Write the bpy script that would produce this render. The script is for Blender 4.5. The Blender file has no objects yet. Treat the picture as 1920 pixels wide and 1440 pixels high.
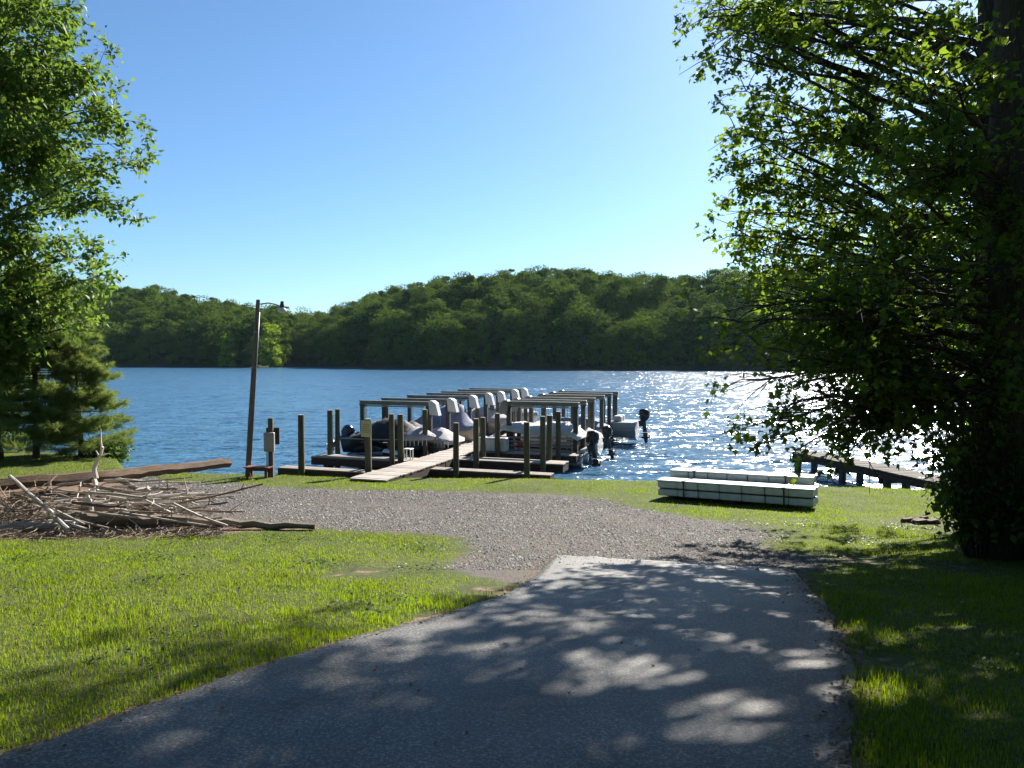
import bpy, math, random
import numpy as np
from mathutils import Vector, Matrix

R = math.radians
rng = np.random.default_rng(11)
random.seed(5)
scene = bpy.context.scene
COL = scene.collection

# ------------------------------------------------------------------ camera
CAMZ = 3.7
FPX = 1333.0
PITCH = math.atan(50 / FPX)
cam_d = bpy.data.cameras.new('camera')
cam_d.sensor_width = 36
cam_d.lens = 36 * FPX / 1920
cam_d.clip_start = 0.05
cam_d.clip_end = 4000
cam = bpy.data.objects.new('camera', cam_d)
cam.location = (0, 0, CAMZ)
cam.rotation_euler = (R(90) - PITCH, 0, 0)
COL.objects.link(cam)
scene.camera = cam

# ------------------------------------------------------------------ sky, sun, exposure
SUN_AZ, SUN_EL = 29.0, 33.0          # degrees right of straight ahead, above the horizon
world = bpy.data.worlds.new('World')
scene.world = world
world.use_nodes = True
wn = world.node_tree
wn.nodes.clear()
sky = wn.nodes.new('ShaderNodeTexSky')
sky.sky_type = 'NISHITA'
sky.sun_disc = False
sky.sun_elevation = R(SUN_EL)
sky.sun_rotation = R(SUN_AZ)
sky.altitude = 0
sky.air_density = 1.0
sky.dust_density = 0.35
sky.ozone_density = 6.5
bg = wn.nodes.new('ShaderNodeBackground')
bg.inputs['Strength'].default_value = 0.055
wo = wn.nodes.new('ShaderNodeOutputWorld')
tint = wn.nodes.new('ShaderNodeMix')          # the photograph's clear, slightly cyan blue, the same all over the sky
tint.data_type = 'RGBA'
tint.blend_type = 'MULTIPLY'
tint.inputs[0].default_value = 1.0
tint.inputs[7].default_value = (.92, 1.01, 1.0, 1)
wn.links.new(sky.outputs[0], tint.inputs[6])
wn.links.new(tint.outputs[2], bg.inputs[0])
wn.links.new(bg.outputs[0], wo.inputs[0])

sun_d = bpy.data.lights.new('sun', 'SUN')
sun_d.energy = 5.0
sun_d.angle = R(0.53)
sun_d.color = (1.0, 0.94, 0.84)
sun = bpy.data.objects.new('sun', sun_d)
sdir = Vector((math.sin(R(SUN_AZ)) * math.cos(R(SUN_EL)), math.cos(R(SUN_AZ)) * math.cos(R(SUN_EL)), math.sin(R(SUN_EL))))
sun.rotation_euler = sdir.to_track_quat('Z', 'Y').to_euler()
sun.location = sdir * 100
COL.objects.link(sun)

scene.view_settings.view_transform = 'Standard'
scene.view_settings.look = 'None'
scene.view_settings.exposure = 1.55
scene.view_settings.gamma = 1.0
scene.view_settings.use_curve_mapping = False
scene.render.engine = 'CYCLES'
scene.cycles.use_denoising = True
scene.cycles.max_bounces = 8
scene.cycles.transmission_bounces = 5
scene.cycles.transparent_max_bounces = 6
scene.cycles.sample_clamp_indirect = 6.0


# ------------------------------------------------------------------ helpers
def tag(o, label=None, cat=None, group=None, kind=None):
    if label: o['label'] = label
    if cat: o['category'] = cat
    if group: o['group'] = group
    if kind: o['kind'] = kind
    return o


def thing(name, label, cat, loc=(0, 0, 0), rz=0.0, group=None):
    o = bpy.data.objects.new(name, None)
    o.location = loc
    o.rotation_euler = (0, 0, rz)
    o.empty_display_size = 0.2
    COL.objects.link(o)
    return tag(o, label, cat, group)


def link(name, me, mat, parent=None, loc=None):
    o = bpy.data.objects.new(name, me)
    COL.objects.link(o)
    if mat is not None and len(me.materials) == 0:
        me.materials.append(mat)
    if parent is not None:
        o.parent = parent
    if loc is not None:
        o.location = loc
    return o


def mesh_tris(name, verts, tris, attrs=None, smooth=False):
    """fast mesh from numpy arrays (all triangles)"""
    me = bpy.data.meshes.new(name)
    nv, nt = len(verts), len(tris)
    me.vertices.add(nv)
    me.vertices.foreach_set('co', np.ascontiguousarray(verts, dtype=np.float32).ravel())
    me.loops.add(nt * 3)
    me.loops.foreach_set('vertex_index', np.ascontiguousarray(tris, dtype=np.int32).ravel())
    me.polygons.add(nt)
    me.polygons.foreach_set('loop_start', np.arange(0, nt * 3, 3, dtype=np.int32))
    me.polygons.foreach_set('loop_total', np.full(nt, 3, dtype=np.int32))
    if smooth:
        me.polygons.foreach_set('use_smooth', np.ones(nt, dtype=bool))
    me.update(calc_edges=True)
    for k, v in (attrs or {}).items():
        a = me.attributes.new(k, 'FLOAT', 'POINT')
        a.data.foreach_set('value', np.ascontiguousarray(v, dtype=np.float32))
    return me


class MB:
    """collects simple shapes into one mesh"""
    def __init__(s):
        s.v, s.f = [], []

    def add(s, vs, fs):
        o = len(s.v)
        s.v += [tuple(map(float, p)) for p in vs]
        s.f += [tuple(i + o for i in f) for f in fs]
        return s

    def box(s, c, d, rz=0.0, rx=0.0, ry=0.0, taper=1.0):
        m = Matrix.Rotation(rz, 3, 'Z') @ Matrix.Rotation(ry, 3, 'Y') @ Matrix.Rotation(rx, 3, 'X')
        vs = []
        for z in (-.5, .5):
            t = taper if z > 0 else 1.0
            for x, y in ((-.5, -.5), (.5, -.5), (.5, .5), (-.5, .5)):
                p = m @ Vector((x * d[0] * t, y * d[1] * t, z * d[2]))
                vs.append((p.x + c[0], p.y + c[1], p.z + c[2]))
        return s.add(vs, [(3, 2, 1, 0), (4, 5, 6, 7), (0, 1, 5, 4), (1, 2, 6, 5), (2, 3, 7, 6), (3, 0, 4, 7)])

    def cbox(s, c, d, b=0.01, rz=0.0):
        """box with chamfered edges (24 verts -> 3 nested rings top and bottom)"""
        hx, hy, hz = d[0] / 2, d[1] / 2, d[2] / 2
        rings = []
        for z, i in ((-hz, b), (-hz + b, 0), (hz - b, 0), (hz, b)):
            x, y = hx - i, hy - i
            bb = b
            rings.append([(-x + bb, -y, z), (x - bb, -y, z), (x, -y + bb, z), (x, y - bb, z), (x - bb, y, z), (-x + bb, y, z), (-x, y - bb, z), (-x, -y + bb, z)])
        cs, sn = math.cos(rz), math.sin(rz)
        rings = [[(p[0] * cs - p[1] * sn + c[0], p[0] * sn + p[1] * cs + c[1], p[2] + c[2]) for p in r] for r in rings]
        return s.loft(rings)

    def loft(s, rings, cap0=True, cap1=True, closed=True):
        n = len(rings[0])
        vs = [p for r in rings for p in r]
        fs = []
        for i in range(len(rings) - 1):
            for j in range(n if closed else n - 1):
                k = (j + 1) % n
                fs.append((i * n + j, i * n + k, (i + 1) * n + k, (i + 1) * n + j))
        if cap0: fs.append(tuple(reversed(range(n))))
        if cap1: fs.append(tuple((len(rings) - 1) * n + j for j in range(n)))
        return s.add(vs, fs)

    def tube(s, pts, rad, n=8, cap=True):
        pts = [Vector(p) for p in pts]
        if not hasattr(rad, '__len__'): rad = [rad] * len(pts)
        rings = []
        up = Vector((0, 0, 1))
        for i, p in enumerate(pts):
            t = (pts[min(i + 1, len(pts) - 1)] - pts[max(i - 1, 0)]).normalized()
            a = t.cross(up)
            if a.length < 0.05: a = t.cross(Vector((0, 1, 0)))
            a.normalize()
            b = a.cross(t).normalized()
            rings.append([tuple(p + (a * math.cos(2 * math.pi * j / n) + b * math.sin(2 * math.pi * j / n)) * rad[i]) for j in range(n)])
        return s.loft(rings, cap, cap)

    def mesh(s, name, smooth=False):
        me = bpy.data.meshes.new(name)
        me.from_pydata(s.v, [], s.f)
        if smooth:
            me.polygons.foreach_set('use_smooth', np.ones(len(me.polygons), dtype=bool))
        me.update()
        return me

    def build(s, name, mat, parent=None, smooth=False, loc=None):
        return link(name, s.mesh(name, smooth), mat, parent, loc)


def autosmooth(o, ang=40):
    me = o.data
    me.polygons.foreach_set('use_smooth', np.ones(len(me.polygons), dtype=bool))
    me.set_sharp_from_angle(angle=R(ang))
    return o


def frames(d, n):
    """orthonormal frames: d tip directions, n approximate normals"""
    d = d / (np.linalg.norm(d, axis=1, keepdims=True) + 1e-9)
    s = np.cross(d, n)
    s /= (np.linalg.norm(s, axis=1, keepdims=True) + 1e-9)
    n = np.cross(s, d)
    return d, s, n


LEAF_MAPLE = (np.array([[0, 0, 0], [.16, -.30, .03], [.42, -.50, -.03], [.48, -.24, .02], [.98, 0, -.10], [.48, .24, .02], [.42, .50, -.03], [.16, .30, .03]]),
              np.array([[0, 1, 2], [0, 2, 3], [0, 3, 4], [0, 4, 5], [0, 5, 6], [0, 6, 7]]))
LEAF_OVAL = (np.array([[0, 0, 0], [.38, -.33, .06], [1, 0, -.06], [.38, .33, .06]]), np.array([[0, 1, 2], [0, 2, 3]]))


def leaf_mesh(name, P, D, N, S, tpl=LEAF_OVAL, extra=None):
    tv, tf = tpl
    d, s, n = frames(D, N)
    k = len(P)
    V = P[:, None, :] + S[:, None, None] * (tv[None, :, 0:1] * d[:, None, :] + tv[None, :, 1:2] * s[:, None, :] + tv[None, :, 2:3] * n[:, None, :])
    F = tf[None] + (np.arange(k) * len(tv))[:, None, None]
    rnd = np.repeat(rng.random(k) if extra is None else extra, len(tv))
    return mesh_tris(name, V.reshape(-1, 3), F.reshape(-1, 3), {'rnd': rnd})


# ------------------------------------------------------------------ materials
def mat(name):
    m = bpy.data.materials.new(name)
    m.use_nodes = True
    nt = m.node_tree
    nt.nodes.clear()
    out = nt.nodes.new('ShaderNodeOutputMaterial')
    b = nt.nodes.new('ShaderNodeBsdfPrincipled')
    nt.links.new(b.outputs[0], out.inputs[0])
    return m, nt, b, out


def nd(nt, typ, **kw):
    n = nt.nodes.new(typ)
    for k, v in kw.items():
        if k in n.inputs: n.inputs[k].default_value = v
        else: setattr(n, k, v)
    return n


def ramp(nt, fac, stops, interp='LINEAR'):
    r = nt.nodes.new('ShaderNodeValToRGB')
    r.color_ramp.interpolation = interp
    e = r.color_ramp.elements
    while len(e) > 1: e.remove(e[-1])
    e[0].position = stops[0][0]
    c = stops[0][1]
    e[0].color = (*c, 1) if len(c) == 3 else c
    for p, c in stops[1:]:
        x = e.new(p)
        x.color = (*c, 1) if len(c) == 3 else c
    nt.links.new(fac, r.inputs[0])
    return r.outputs[0]


def g3(v): return (v, v, v)


def mixc(nt, fac, a, b, mode='MIX'):
    m = nt.nodes.new('ShaderNodeMix')
    m.data_type = 'RGBA'
    m.blend_type = mode
    for sock, val in ((m.inputs[0], fac), (m.inputs[6], a), (m.inputs[7], b)):
        if hasattr(val, 'is_linked'): nt.links.new(val, sock)
        elif isinstance(val, tuple): sock.default_value = (*val, 1)
        else: sock.default_value = val
    return m.outputs[2]


def mth(nt, op, a, b=None, clamp=False):
    m = nt.nodes.new('ShaderNodeMath')
    m.operation = op
    m.use_clamp = clamp
    for i, v in enumerate((a, b)):
        if v is None: continue
        if hasattr(v, 'is_linked'): nt.links.new(v, m.inputs[i])
        else: m.inputs[i].default_value = v
    return m.outputs[0]


def coords(nt, scale=(1, 1, 1), out='Object'):
    tc = nt.nodes.new('ShaderNodeTexCoord')
    mp = nt.nodes.new('ShaderNodeMapping')
    mp.inputs['Scale'].default_value = scale
    nt.links.new(tc.outputs[out], mp.inputs[0])
    return mp.outputs[0]


def noise(nt, vec, scale, detail=4, rough=.55, dist=0.0):
    n = nd(nt, 'ShaderNodeTexNoise', Scale=scale, Detail=detail, Roughness=rough, Distortion=dist)
    if vec is not None: nt.links.new(vec, n.inputs['Vector'])
    return n.outputs[0]


def bump(nt, b, h, strength=.3, dist=.01):
    n = nd(nt, 'ShaderNodeBump', Strength=strength, Distance=dist)
    nt.links.new(h, n.inputs['Height'])
    nt.links.new(n.outputs[0], b.inputs['Normal'])
    return n


def plain(name, col, rough=.5, metal=0.0, var=.25, scale=6.0, bumps=.05, spec=.5, out='Object'):
    m, nt, b, _ = mat(name)
    v = coords(nt, out=out)
    n = noise(nt, v, scale, 5)
    lo = tuple(c * (1 - var) for c in col)
    hi = tuple(min(1, c * (1 + var)) for c in col)
    nt.links.new(ramp(nt, n, [(.3, lo), (.7, hi)]), b.inputs['Base Color'])
    b.inputs['Roughness'].default_value = rough
    b.inputs['Metallic'].default_value = metal
    b.inputs['Specular IOR Level'].default_value = spec
    if bumps:
        bump(nt, b, noise(nt, v, scale * 6, 3), bumps, .01)
    return m


def wood(name, dark, light, stretch=(1, 14, 14), rough=.85, bstr=.4, green=None):
    """weathered wood, grain along local x"""
    m, nt, b, _ = mat(name)
    v = coords(nt, stretch)
    n1 = noise(nt, v, 2.2, 6, .65, .4)
    n2 = noise(nt, coords(nt), 1.6, 3)
    oi = nt.nodes.new('ShaderNodeObjectInfo')
    c = ramp(nt, n1, [(.34, dark), (.64, light)])
    ck = noise(nt, coords(nt, tuple(q * 3.2 if q > 3 else q for q in stretch)), 2.2, 3, .6)
    c = mixc(nt, ramp(nt, ck, [(.34, g3(.75)), (.46, g3(0))]), c, tuple(x * .35 for x in dark))
    c = mixc(nt, mth(nt, 'MULTIPLY', n2, .45), c, tuple(x * .55 for x in dark))
    c = mixc(nt, mth(nt, 'MULTIPLY', oi.outputs['Random'], .35), c, tuple(min(1, x * 1.25) for x in light))
    if green:
        c = mixc(nt, ramp(nt, noise(nt, coords(nt), 2.5, 4), [(.45, g3(0)), (.7, g3(.7))]), c, green)
    nt.links.new(c, b.inputs['Base Color'])
    b.inputs['Roughness'].default_value = rough
    b.inputs['Specular IOR Level'].default_value = .3
    bump(nt, b, mth(nt, 'ADD', n1, ck), bstr, .015)
    return m


def leafmat(name, dark, light, trans, tfac=.45, rough=.5, spread=None):
    m, nt, b, out = mat(name)
    at = nd(nt, 'ShaderNodeAttribute', attribute_name='rnd')
    oi = nt.nodes.new('ShaderNodeObjectInfo')
    f = at.outputs['Fac']
    c = ramp(nt, f, [(0, dark), (1, light)])
    if spread:
        c = mixc(nt, ramp(nt, oi.outputs['Random'], [(.25, g3(0)), (.8, g3(.85))]), c, spread)
        c = mixc(nt, ramp(nt, oi.outputs['Random'], [(.0, g3(.55)), (.3, g3(0))]), c, (.018, .045, .016))
    nt.links.new(c, b.inputs['Base Color'])
    b.inputs['Roughness'].default_value = rough
    b.inputs['Specular IOR Level'].default_value = .18 if rough < .7 else .03
    t = nt.nodes.new('ShaderNodeBsdfTranslucent')
    tc = mixc(nt, f, tuple(x * .7 for x in trans), trans)
    nt.links.new(tc, t.inputs[0])
    mx = nt.nodes.new('ShaderNodeMixShader')
    mx.inputs[0].default_value = tfac
    nt.links.new(b.outputs[0], mx.inputs[1])
    nt.links.new(t.outputs[0], mx.inputs[2])
    nt.links.new(mx.outputs[0], out.inputs[0])
    return m


M = {}
M['leaf_maple'] = leafmat('maple leaf', (.022, .052, .010), (.060, .110, .018), (.25, .38, .025), .45)
M['leaf_left'] = leafmat('broad leaf', (.040, .085, .014), (.095, .155, .026), (.23, .36, .04), .42)
M['leaf_shrub'] = leafmat('shrub leaf', (.020, .045, .012), (.055, .095, .020), (.13, .22, .03), .38)
M['needle'] = leafmat('pine needle', (.085, .14, .040), (.19, .25, .065), (.27, .35, .07), .4, .55)
M['leaf_far'] = leafmat('forest leaf', (.042, .090, .012), (.095, .155, .020), (.14, .21, .025), .24, .85, (.115, .158, .022))
M['leaf_far_sunlit'] = leafmat('forest leaf painted sunlit', (.13, .21, .02), (.22, .31, .03), (.40, .54, .04), .45, .85)  # lighter copy of the forest leaf with sunlight painted into the colour
M['leaf_conifer'] = leafmat('far conifer needle', (.020, .045, .018), (.045, .075, .028), (.06, .09, .03), .15, .7)
M['grass'] = leafmat('grass blade', (.028, .076, .003), (.112, .175, .006), (.29, .41, .006), .5, .5)
M['grass_dry'] = leafmat('dry grass blade', (.12, .095, .04), (.21, .165, .08), (.22, .18, .08), .4, .6)
M['litter'] = leafmat('dry leaf', (.10, .055, .025), (.24, .15, .075), (.15, .08, .03), .15, .7)
M['bark'] = wood('bark', (.030, .024, .018), (.095, .078, .060), (9, 9, 1.6), .95, .9)
M['bark_pale'] = wood('pine bark', (.05, .042, .035), (.15, .125, .10), (9, 9, 1.6), .95, .8)
M['deck'] = wood('weathered deck board', (.20, .17, .14), (.40, .355, .31), (14, 1.5, 14), .85, .35)
M['deck_u'] = wood('weathered walkway board', (.24, .20, .17), (.46, .41, .37), (1.5, 14, 14), .85, .35)
M['beam_dark'] = wood('dark dock timber', (.028, .020, .015), (.085, .060, .045), (1.4, 12, 12), .9, .4)
M['fascia'] = wood('stained dock fascia', (.030, .020, .017), (.085, .052, .044), (1.4, 12, 12), .9, .4)
M['piling'] = wood('weathered piling', (.050, .043, .028), (.135, .118, .075), (10, 10, 1.2), .9, .5, (.07, .085, .035))
M['pier_deck'] = wood('grey pier board', (.06, .052, .044), (.14, .123, .105), (14, 1.5, 14), .9, .4)
M['piling_top'] = wood('cut piling top', (.25, .20, .15), (.42, .36, .28), (6, 6, 6), .9, .3)
M['pole'] = wood('utility pole wood', (.065, .056, .048), (.19, .165, .14), (11, 11, .8), .9, .5)
M['bench'] = wood('red brown bench wood', (.11, .045, .032), (.22, .10, .07), (1.4, 12, 12), .8, .3)
M['drift'] = wood('bleached driftwood', (.30, .26, .22), (.62, .56, .50), (1.3, 11, 11), .9, .6)
M['drift_brown'] = wood('brown driftwood', (.105, .080, .058), (.30, .24, .18), (1.0, 12, 12), .9, .7)
M['drift_dark'] = wood('dark rotten wood', (.045, .032, .024), (.15, .11, .08), (1.3, 10, 10), .95, .8)
M['beam_log'] = wood('big brown timber', (.055, .036, .024), (.15, .098, .062), (.7, 9, 9), .9, .7)
M['alu'] = plain('galvanised lift beam', (.19, .20, .195), .5, .35, .2, 4)
M['lift_post'] = plain('dark lift post', (.05, .047, .042), .7, 0, .3, 5)
M['white_plastic'] = plain('white plastic cover', (.55, .55, .55), .4, 0, .06, 3, .02)
M['white_pvc'] = plain('white float panel', (.52, .55, .53), .5, 0, .22, 2.6, .06)
M['gelcoat'] = plain('white gelcoat', (.5, .5, .49), .18, 0, .05, 1.5, 0)
M['gelcoat_tan'] = plain('tan hull', (.36, .30, .24), .25, 0, .08, 1.5, 0)
M['gelcoat_grey'] = plain('grey aluminium hull', (.24, .26, .28), .35, .3, .12, 2, .02)
M['gelcoat_dark'] = plain('dark hull', (.018, .019, .022), .2, 0, .2, 2, 0)
M['canvas_black'] = plain('black boat canvas', (.011, .011, .015), .75, 0, .35, 5, .25)
M['canvas_grey'] = plain('pale grey boat canvas', (.30, .29, .31), .8, 0, .2, 4, .25)
M['canvas_blue'] = plain('slate blue boat canvas', (.13, .15, .24), .8, 0, .25, 4, .25)
M['canvas_white'] = plain('white boat canvas', (.42, .41, .39), .8, 0, .12, 4, .25)
M['cowl_black'] = plain('black outboard cowl', (.015, .015, .017), .22, 0, .2, 3, 0)
M['cowl_navy'] = plain('navy outboard cowl', (.03, .035, .07), .22, 0, .2, 3, 0)
M['metal_dark'] = plain('dark metal', (.06, .06, .06), .5, .6, .25, 8)
M['steel'] = plain('galvanised steel', (.35, .36, .36), .45, .7, .15, 6)
M['grey_paint'] = plain('grey painted metal box', (.30, .31, .29), .5, .1, .12, 4)
M['sign_cream'] = plain('cream sign board', (.50, .46, .28), .6, 0, .1, 4)
M['sign_print'] = plain('olive sign print', (.26, .27, .07), .6, 0, .1, 4, 0)
M['red'] = plain('red plastic', (.35, .02, .03), .4, 0, .15, 4, 0)
M['glass_lamp'] = plain('cloudy lamp bowl', (.55, .56, .55), .15, 0, .1, 4, 0)
M['stone'] = plain('flat stone', (.10, .065, .05), .9, 0, .3, 5, .5)
M['bird_dark'] = plain('dark plumage', (.012, .012, .014), .6, 0, .3, 9, .1)

# water
m, nt, b, out = mat('lake water')
b.inputs['Base Color'].default_value = (.042, .115, .20, 1)
b.inputs['Roughness'].default_value = .2
b.inputs['IOR'].default_value = 1.333
# wavelets: each layer turns the surface normal by its own slopes
acc = None
for sc_, amp, st in ((.30, .35, (.55, 1, 1)), (1.1, 1.1, (.5, 1, 1)), (3.2, 1.5, (.55, 1, 1)), (9.0, 1.2, (.7, 1, 1))):
    n_ = nd(nt, 'ShaderNodeTexNoise', Scale=sc_, Detail=2.0, Roughness=.5, Distortion=.3)
    nt.links.new(coords(nt, st), n_.inputs['Vector'])
    su = nd(nt, 'ShaderNodeVectorMath', operation='SUBTRACT')
    nt.links.new(n_.outputs['Color'], su.inputs[0])
    su.inputs[1].default_value = (.5, .5, .5)
    ml = nd(nt, 'ShaderNodeVectorMath', operation='MULTIPLY')
    nt.links.new(su.outputs[0], ml.inputs[0])
    ml.inputs[1].default_value = (amp * 1.2, amp, 0)
    if acc is None: acc = ml.outputs[0]
    else:
        ad = nd(nt, 'ShaderNodeVectorMath', operation='ADD')
        nt.links.new(acc, ad.inputs[0])
        nt.links.new(ml.outputs[0], ad.inputs[1])
        acc = ad.outputs[0]
ad = nd(nt, 'ShaderNodeVectorMath', operation='ADD')
nt.links.new(acc, ad.inputs[0])
ad.inputs[1].default_value = (0, 0, 1)
nm = nd(nt, 'ShaderNodeVectorMath', operation='NORMALIZE')
nt.links.new(ad.outputs[0], nm.inputs[0])
nt.links.new(nm.outputs[0], b.inputs['Normal'])
M['water'] = m

# ------------------------------------------------------------------ terrain
PRO_D = [-40, -8, 0, 3, 6, 9, 14, 17, 19, 22, 26, 32]
PRO_Z = [3.6, 2.4, 2.10, 2.02, 1.65, 1.20, .72, .57, .44, .34, .22, .1]
_dd = np.linspace(-40, 32, 1441)
_zz = np.interp(_dd, PRO_D, PRO_Z)
_k = np.hanning(41)
_k /= _k.sum()
_zz = np.convolve(np.pad(_zz, 20, mode='edge'), _k, 'valid')
SH_X = [-60, -40, -26, -18, -15, -13.2, -12.0, -10.8, -9.5, -7, -5, -3, 0, 3, 5, 8.5, 12, 16, 25, 60]
SH_Y = [34, 32, 29, 26.3, 25.2, 23.6, 21.6, 20.3, 20.2, 19.9, 19.4, 19.1, 19.0, 18.6, 18.2, 17.0, 16.3, 16, 15, 12]

# far shore, as a function of bearing (tangent t = x / y)
FS_PX = np.array([-900, 190, 400, 500, 526, 540, 600, 700, 800, 1100, 1400, 2300])
FS_S = np.array([300, 275, 268, 262, 262, 288, 276, 248, 228, 212, 202, 192.])
SK_PX = np.array([-900, 0, 190, 240, 290, 330, 360, 400, 440, 500, 560, 603, 650, 700, 760, 830, 900, 960, 1040, 1085, 1130, 1200, 1260, 1300, 1360, 1420, 1700, 2300])
SK_PY = np.array([505, 515, 530, 533, 540, 545, 553, 567, 574, 576, 581, 588, 571, 554, 537, 527, 521, 516, 511, 507, 514, 519, 526, 522, 514, 509, 500, 505.])
RIDGE = 84.0
TREE_H = 16.5


def vnoise(x, y, s, seed):
    """cheap smooth noise"""
    r = np.random.default_rng(seed)
    o = np.zeros(np.broadcast(x, y).shape)
    for _ in range(5):
        a = r.random() * 6.28
        k = s * (0.6 + r.random() * 1.3)
        o = o + np.sin((x * math.cos(a) + y * math.sin(a)) * k + r.random() * 6.28)
    return o / 5


def hill(x, y):
    px = 960 + FPX * x / np.maximum(y, 1.0)
    s = np.interp(px, FS_PX, FS_S)
    top = CAMZ + (670 - np.interp(px, SK_PX, SK_PY)) * (s + RIDGE) / FPX - TREE_H
    rel = (y - s) / RIDGE
    prof = np.interp(rel, [-.3, 0, .04, .42, .75, 1.0, 2.2], [-.25, .0, .06, .62, .88, 1.0, .95])
    h = np.where(rel < 0, rel * 12, prof * top + 0.3)
    return np.where((y > 150), h, -3.0)


def H(x, y):
    x = np.asarray(x, float)
    y = np.asarray(y, float)
    c = np.interp(x, SH_X, SH_Y)
    z = np.interp(np.minimum(y, c), _dd, _zz)
    z = z + .025 * vnoise(x, y, .9, 3) + .012 * vnoise(x, y, 3.1, 4)
    z = z + .30 * np.clip((x - 5.2) / 4, 0, 1) ** 2 * np.clip((16 - y) / 8, 0, 1)
    over = np.maximum(y - c, 0)
    near = np.where(over > 0, z - over * .75, z)
    near = np.maximum(near, -3.0)
    return np.where(y > 120, hill(x, y), near)


def ray(px, py):
    c = np.array([(px - 960) / FPX, 1.0, -(py - 720) / FPX])
    cp, sp = math.cos(-PITCH), math.sin(-PITCH)
    return np.array([c[0], c[1] * cp - c[2] * sp, c[1] * sp + c[2] * cp])


def at(px, py, d):
    """point seen at picture position (px, py), d metres ahead"""
    r = ray(px, py)
    return np.array([0, 0, CAMZ]) + r * (d / r[1])


def gp(px, py):
    """ground point seen at (px, py)"""
    r = ray(px, py)
    ds = np.arange(1.5, 60, .02)
    P = np.array([0, 0, CAMZ])[None] + ds[:, None] * r[None] / r[1]
    hit = P[:, 2] < H(P[:, 0], P[:, 1])
    i = int(np.argmax(hit)) if hit.any() else len(ds) - 1
    return P[i]


def inpoly(x, y, poly):
    x = np.asarray(x)
    y = np.asarray(y)
    ins = np.zeros(x.shape, bool)
    n = len(poly)
    for i in range(n):
        x1, y1 = poly[i][:2]
        x2, y2 = poly[(i + 1) % n][:2]
        c = ((y1 > y) != (y2 > y)) & (x < (x2 - x1) * (y - y1) / (y2 - y1 + 1e-12) + x1)
        ins ^= c
    return ins


def polydist(x, y, poly):
    """signed distance (positive inside)"""
    d = np.full(np.shape(x), 1e9)
    n = len(poly)
    for i in range(n):
        a = np.array(poly[i][:2])
        bb = np.array(poly[(i + 1) % n][:2])
        ab = bb - a
        t = np.clip(((x - a[0]) * ab[0] + (y - a[1]) * ab[1]) / (ab @ ab + 1e-9), 0, 1)
        d = np.minimum(d, np.hypot(x - a[0] - t * ab[0], y - a[1] - t * ab[1]))
    return np.where(inpoly(x, y, poly), d, -d)


ROAD_L = [gp(*p)[:2] for p in ((1040, 1043), (1012, 1075), (985, 1100), (945, 1120), (880, 1142), (760, 1176), (640, 1207), (480, 1257), (330, 1311), (180, 1364), (60, 1406), (0, 1425))]
ROAD_L += [np.array([-2.9, 2.45]), np.array([-4.2, 1.2]), np.array([-5.6, -1.5]), np.array([-6.2, -9])]
ROAD_R = [gp(*p)[:2] for p in ((1482, 1070), (1510, 1095), (1532, 1122), (1550, 1146), (1566, 1172), (1579, 1200), (1590, 1232), (1596, 1270), (1598, 1310), (1596, 1360), (1593, 1410), (1590, 1440))]
ROAD_R += [np.array([1.28, 2.2]), np.array([1.2, 1.0]), np.array([1.1, -1.5]), np.array([1.0, -9])]
ROAD = ROAD_L[::-1] + ROAD_R
GRAVEL = [gp(*p)[:2] for p in ((262, 893), (330, 905), (450, 909), (560, 916), (660, 921), (760, 922), (900, 923), (1040, 929), (1120, 938), (1200, 955), (1300, 972), (1400, 985), (1440, 1002), (1425, 1032), (1560, 1050), (1500, 1085), (1340, 1085), (1060, 1075), (985, 1100), (930, 1092), (870, 1075), (850, 1058), (890, 1040), (865, 1010), (780, 1000), (640, 993), (540, 985), (400, 968), (260, 960), (170, 930))]
BARE = [(gp(690, 1072)[:2], .55), (gp(640, 1078)[:2], .3), (gp(910, 1105)[:2], .45), (gp(1720, 978)[:2], .62), (gp(1660, 1245)[:2], .28), (gp(1800, 1065)[:2], .5), (gp(1600, 1050)[:2], .5), (gp(800, 1160)[:2], .25), (gp(1840, 1010)[:2], .5)]
PILE = [gp(*p)[:2] for p in ((-120, 905), (120, 900), (300, 905), (420, 965), (600, 992), (380, 1006), (-120, 1014))]


def axis(fine0, fine1, step, lo, hi, g=1.22):
    a = list(np.arange(fine0, fine1 + step / 2, step))
    s, p = step, fine1
    while p < hi:
        s = min(s * g, 14)
        p += s
        a.append(p)
    s, p = step, fine0
    while p > lo:
        s = min(s * g, 14)
        p -= s
        a.insert(0, p)
    return np.array(a)


xs = axis(-20, 13, .14, -420, 460)
ys = axis(1.0, 27, .14, -60, 460)
X, Y = np.meshgrid(xs, ys)
Z = H(X, Y)
nx, ny = len(xs), len(ys)
idx = np.arange(nx * ny).reshape(ny, nx)
a, b_, c_, d_ = idx[:-1, :-1].ravel(), idx[:-1, 1:].ravel(), idx[1:, 1:].ravel(), idx[1:, :-1].ravel()
gr = polydist(X, Y, GRAVEL)
rd = polydist(X, Y, ROAD)
Z = Z - np.where(rd > .12, .03, 0)
pl = polydist(X, Y, PILE)
bare = np.zeros(X.shape)
for (p, r) in BARE:
    bare = np.maximum(bare, .66 - np.hypot(X - p[0], (Y - p[1]) * .9) / (r * (1.15 + .5 * vnoise(X, Y, 4.5, 71))))
bare = np.maximum(bare, np.clip(pl / .8 + .4, 0, 1) * .9)
edge = np.clip(1 - np.abs(rd + .02) / .16, 0, 1)
bare = np.maximum(bare, edge * .85)
bare = np.clip(bare, 0, 1)
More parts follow.
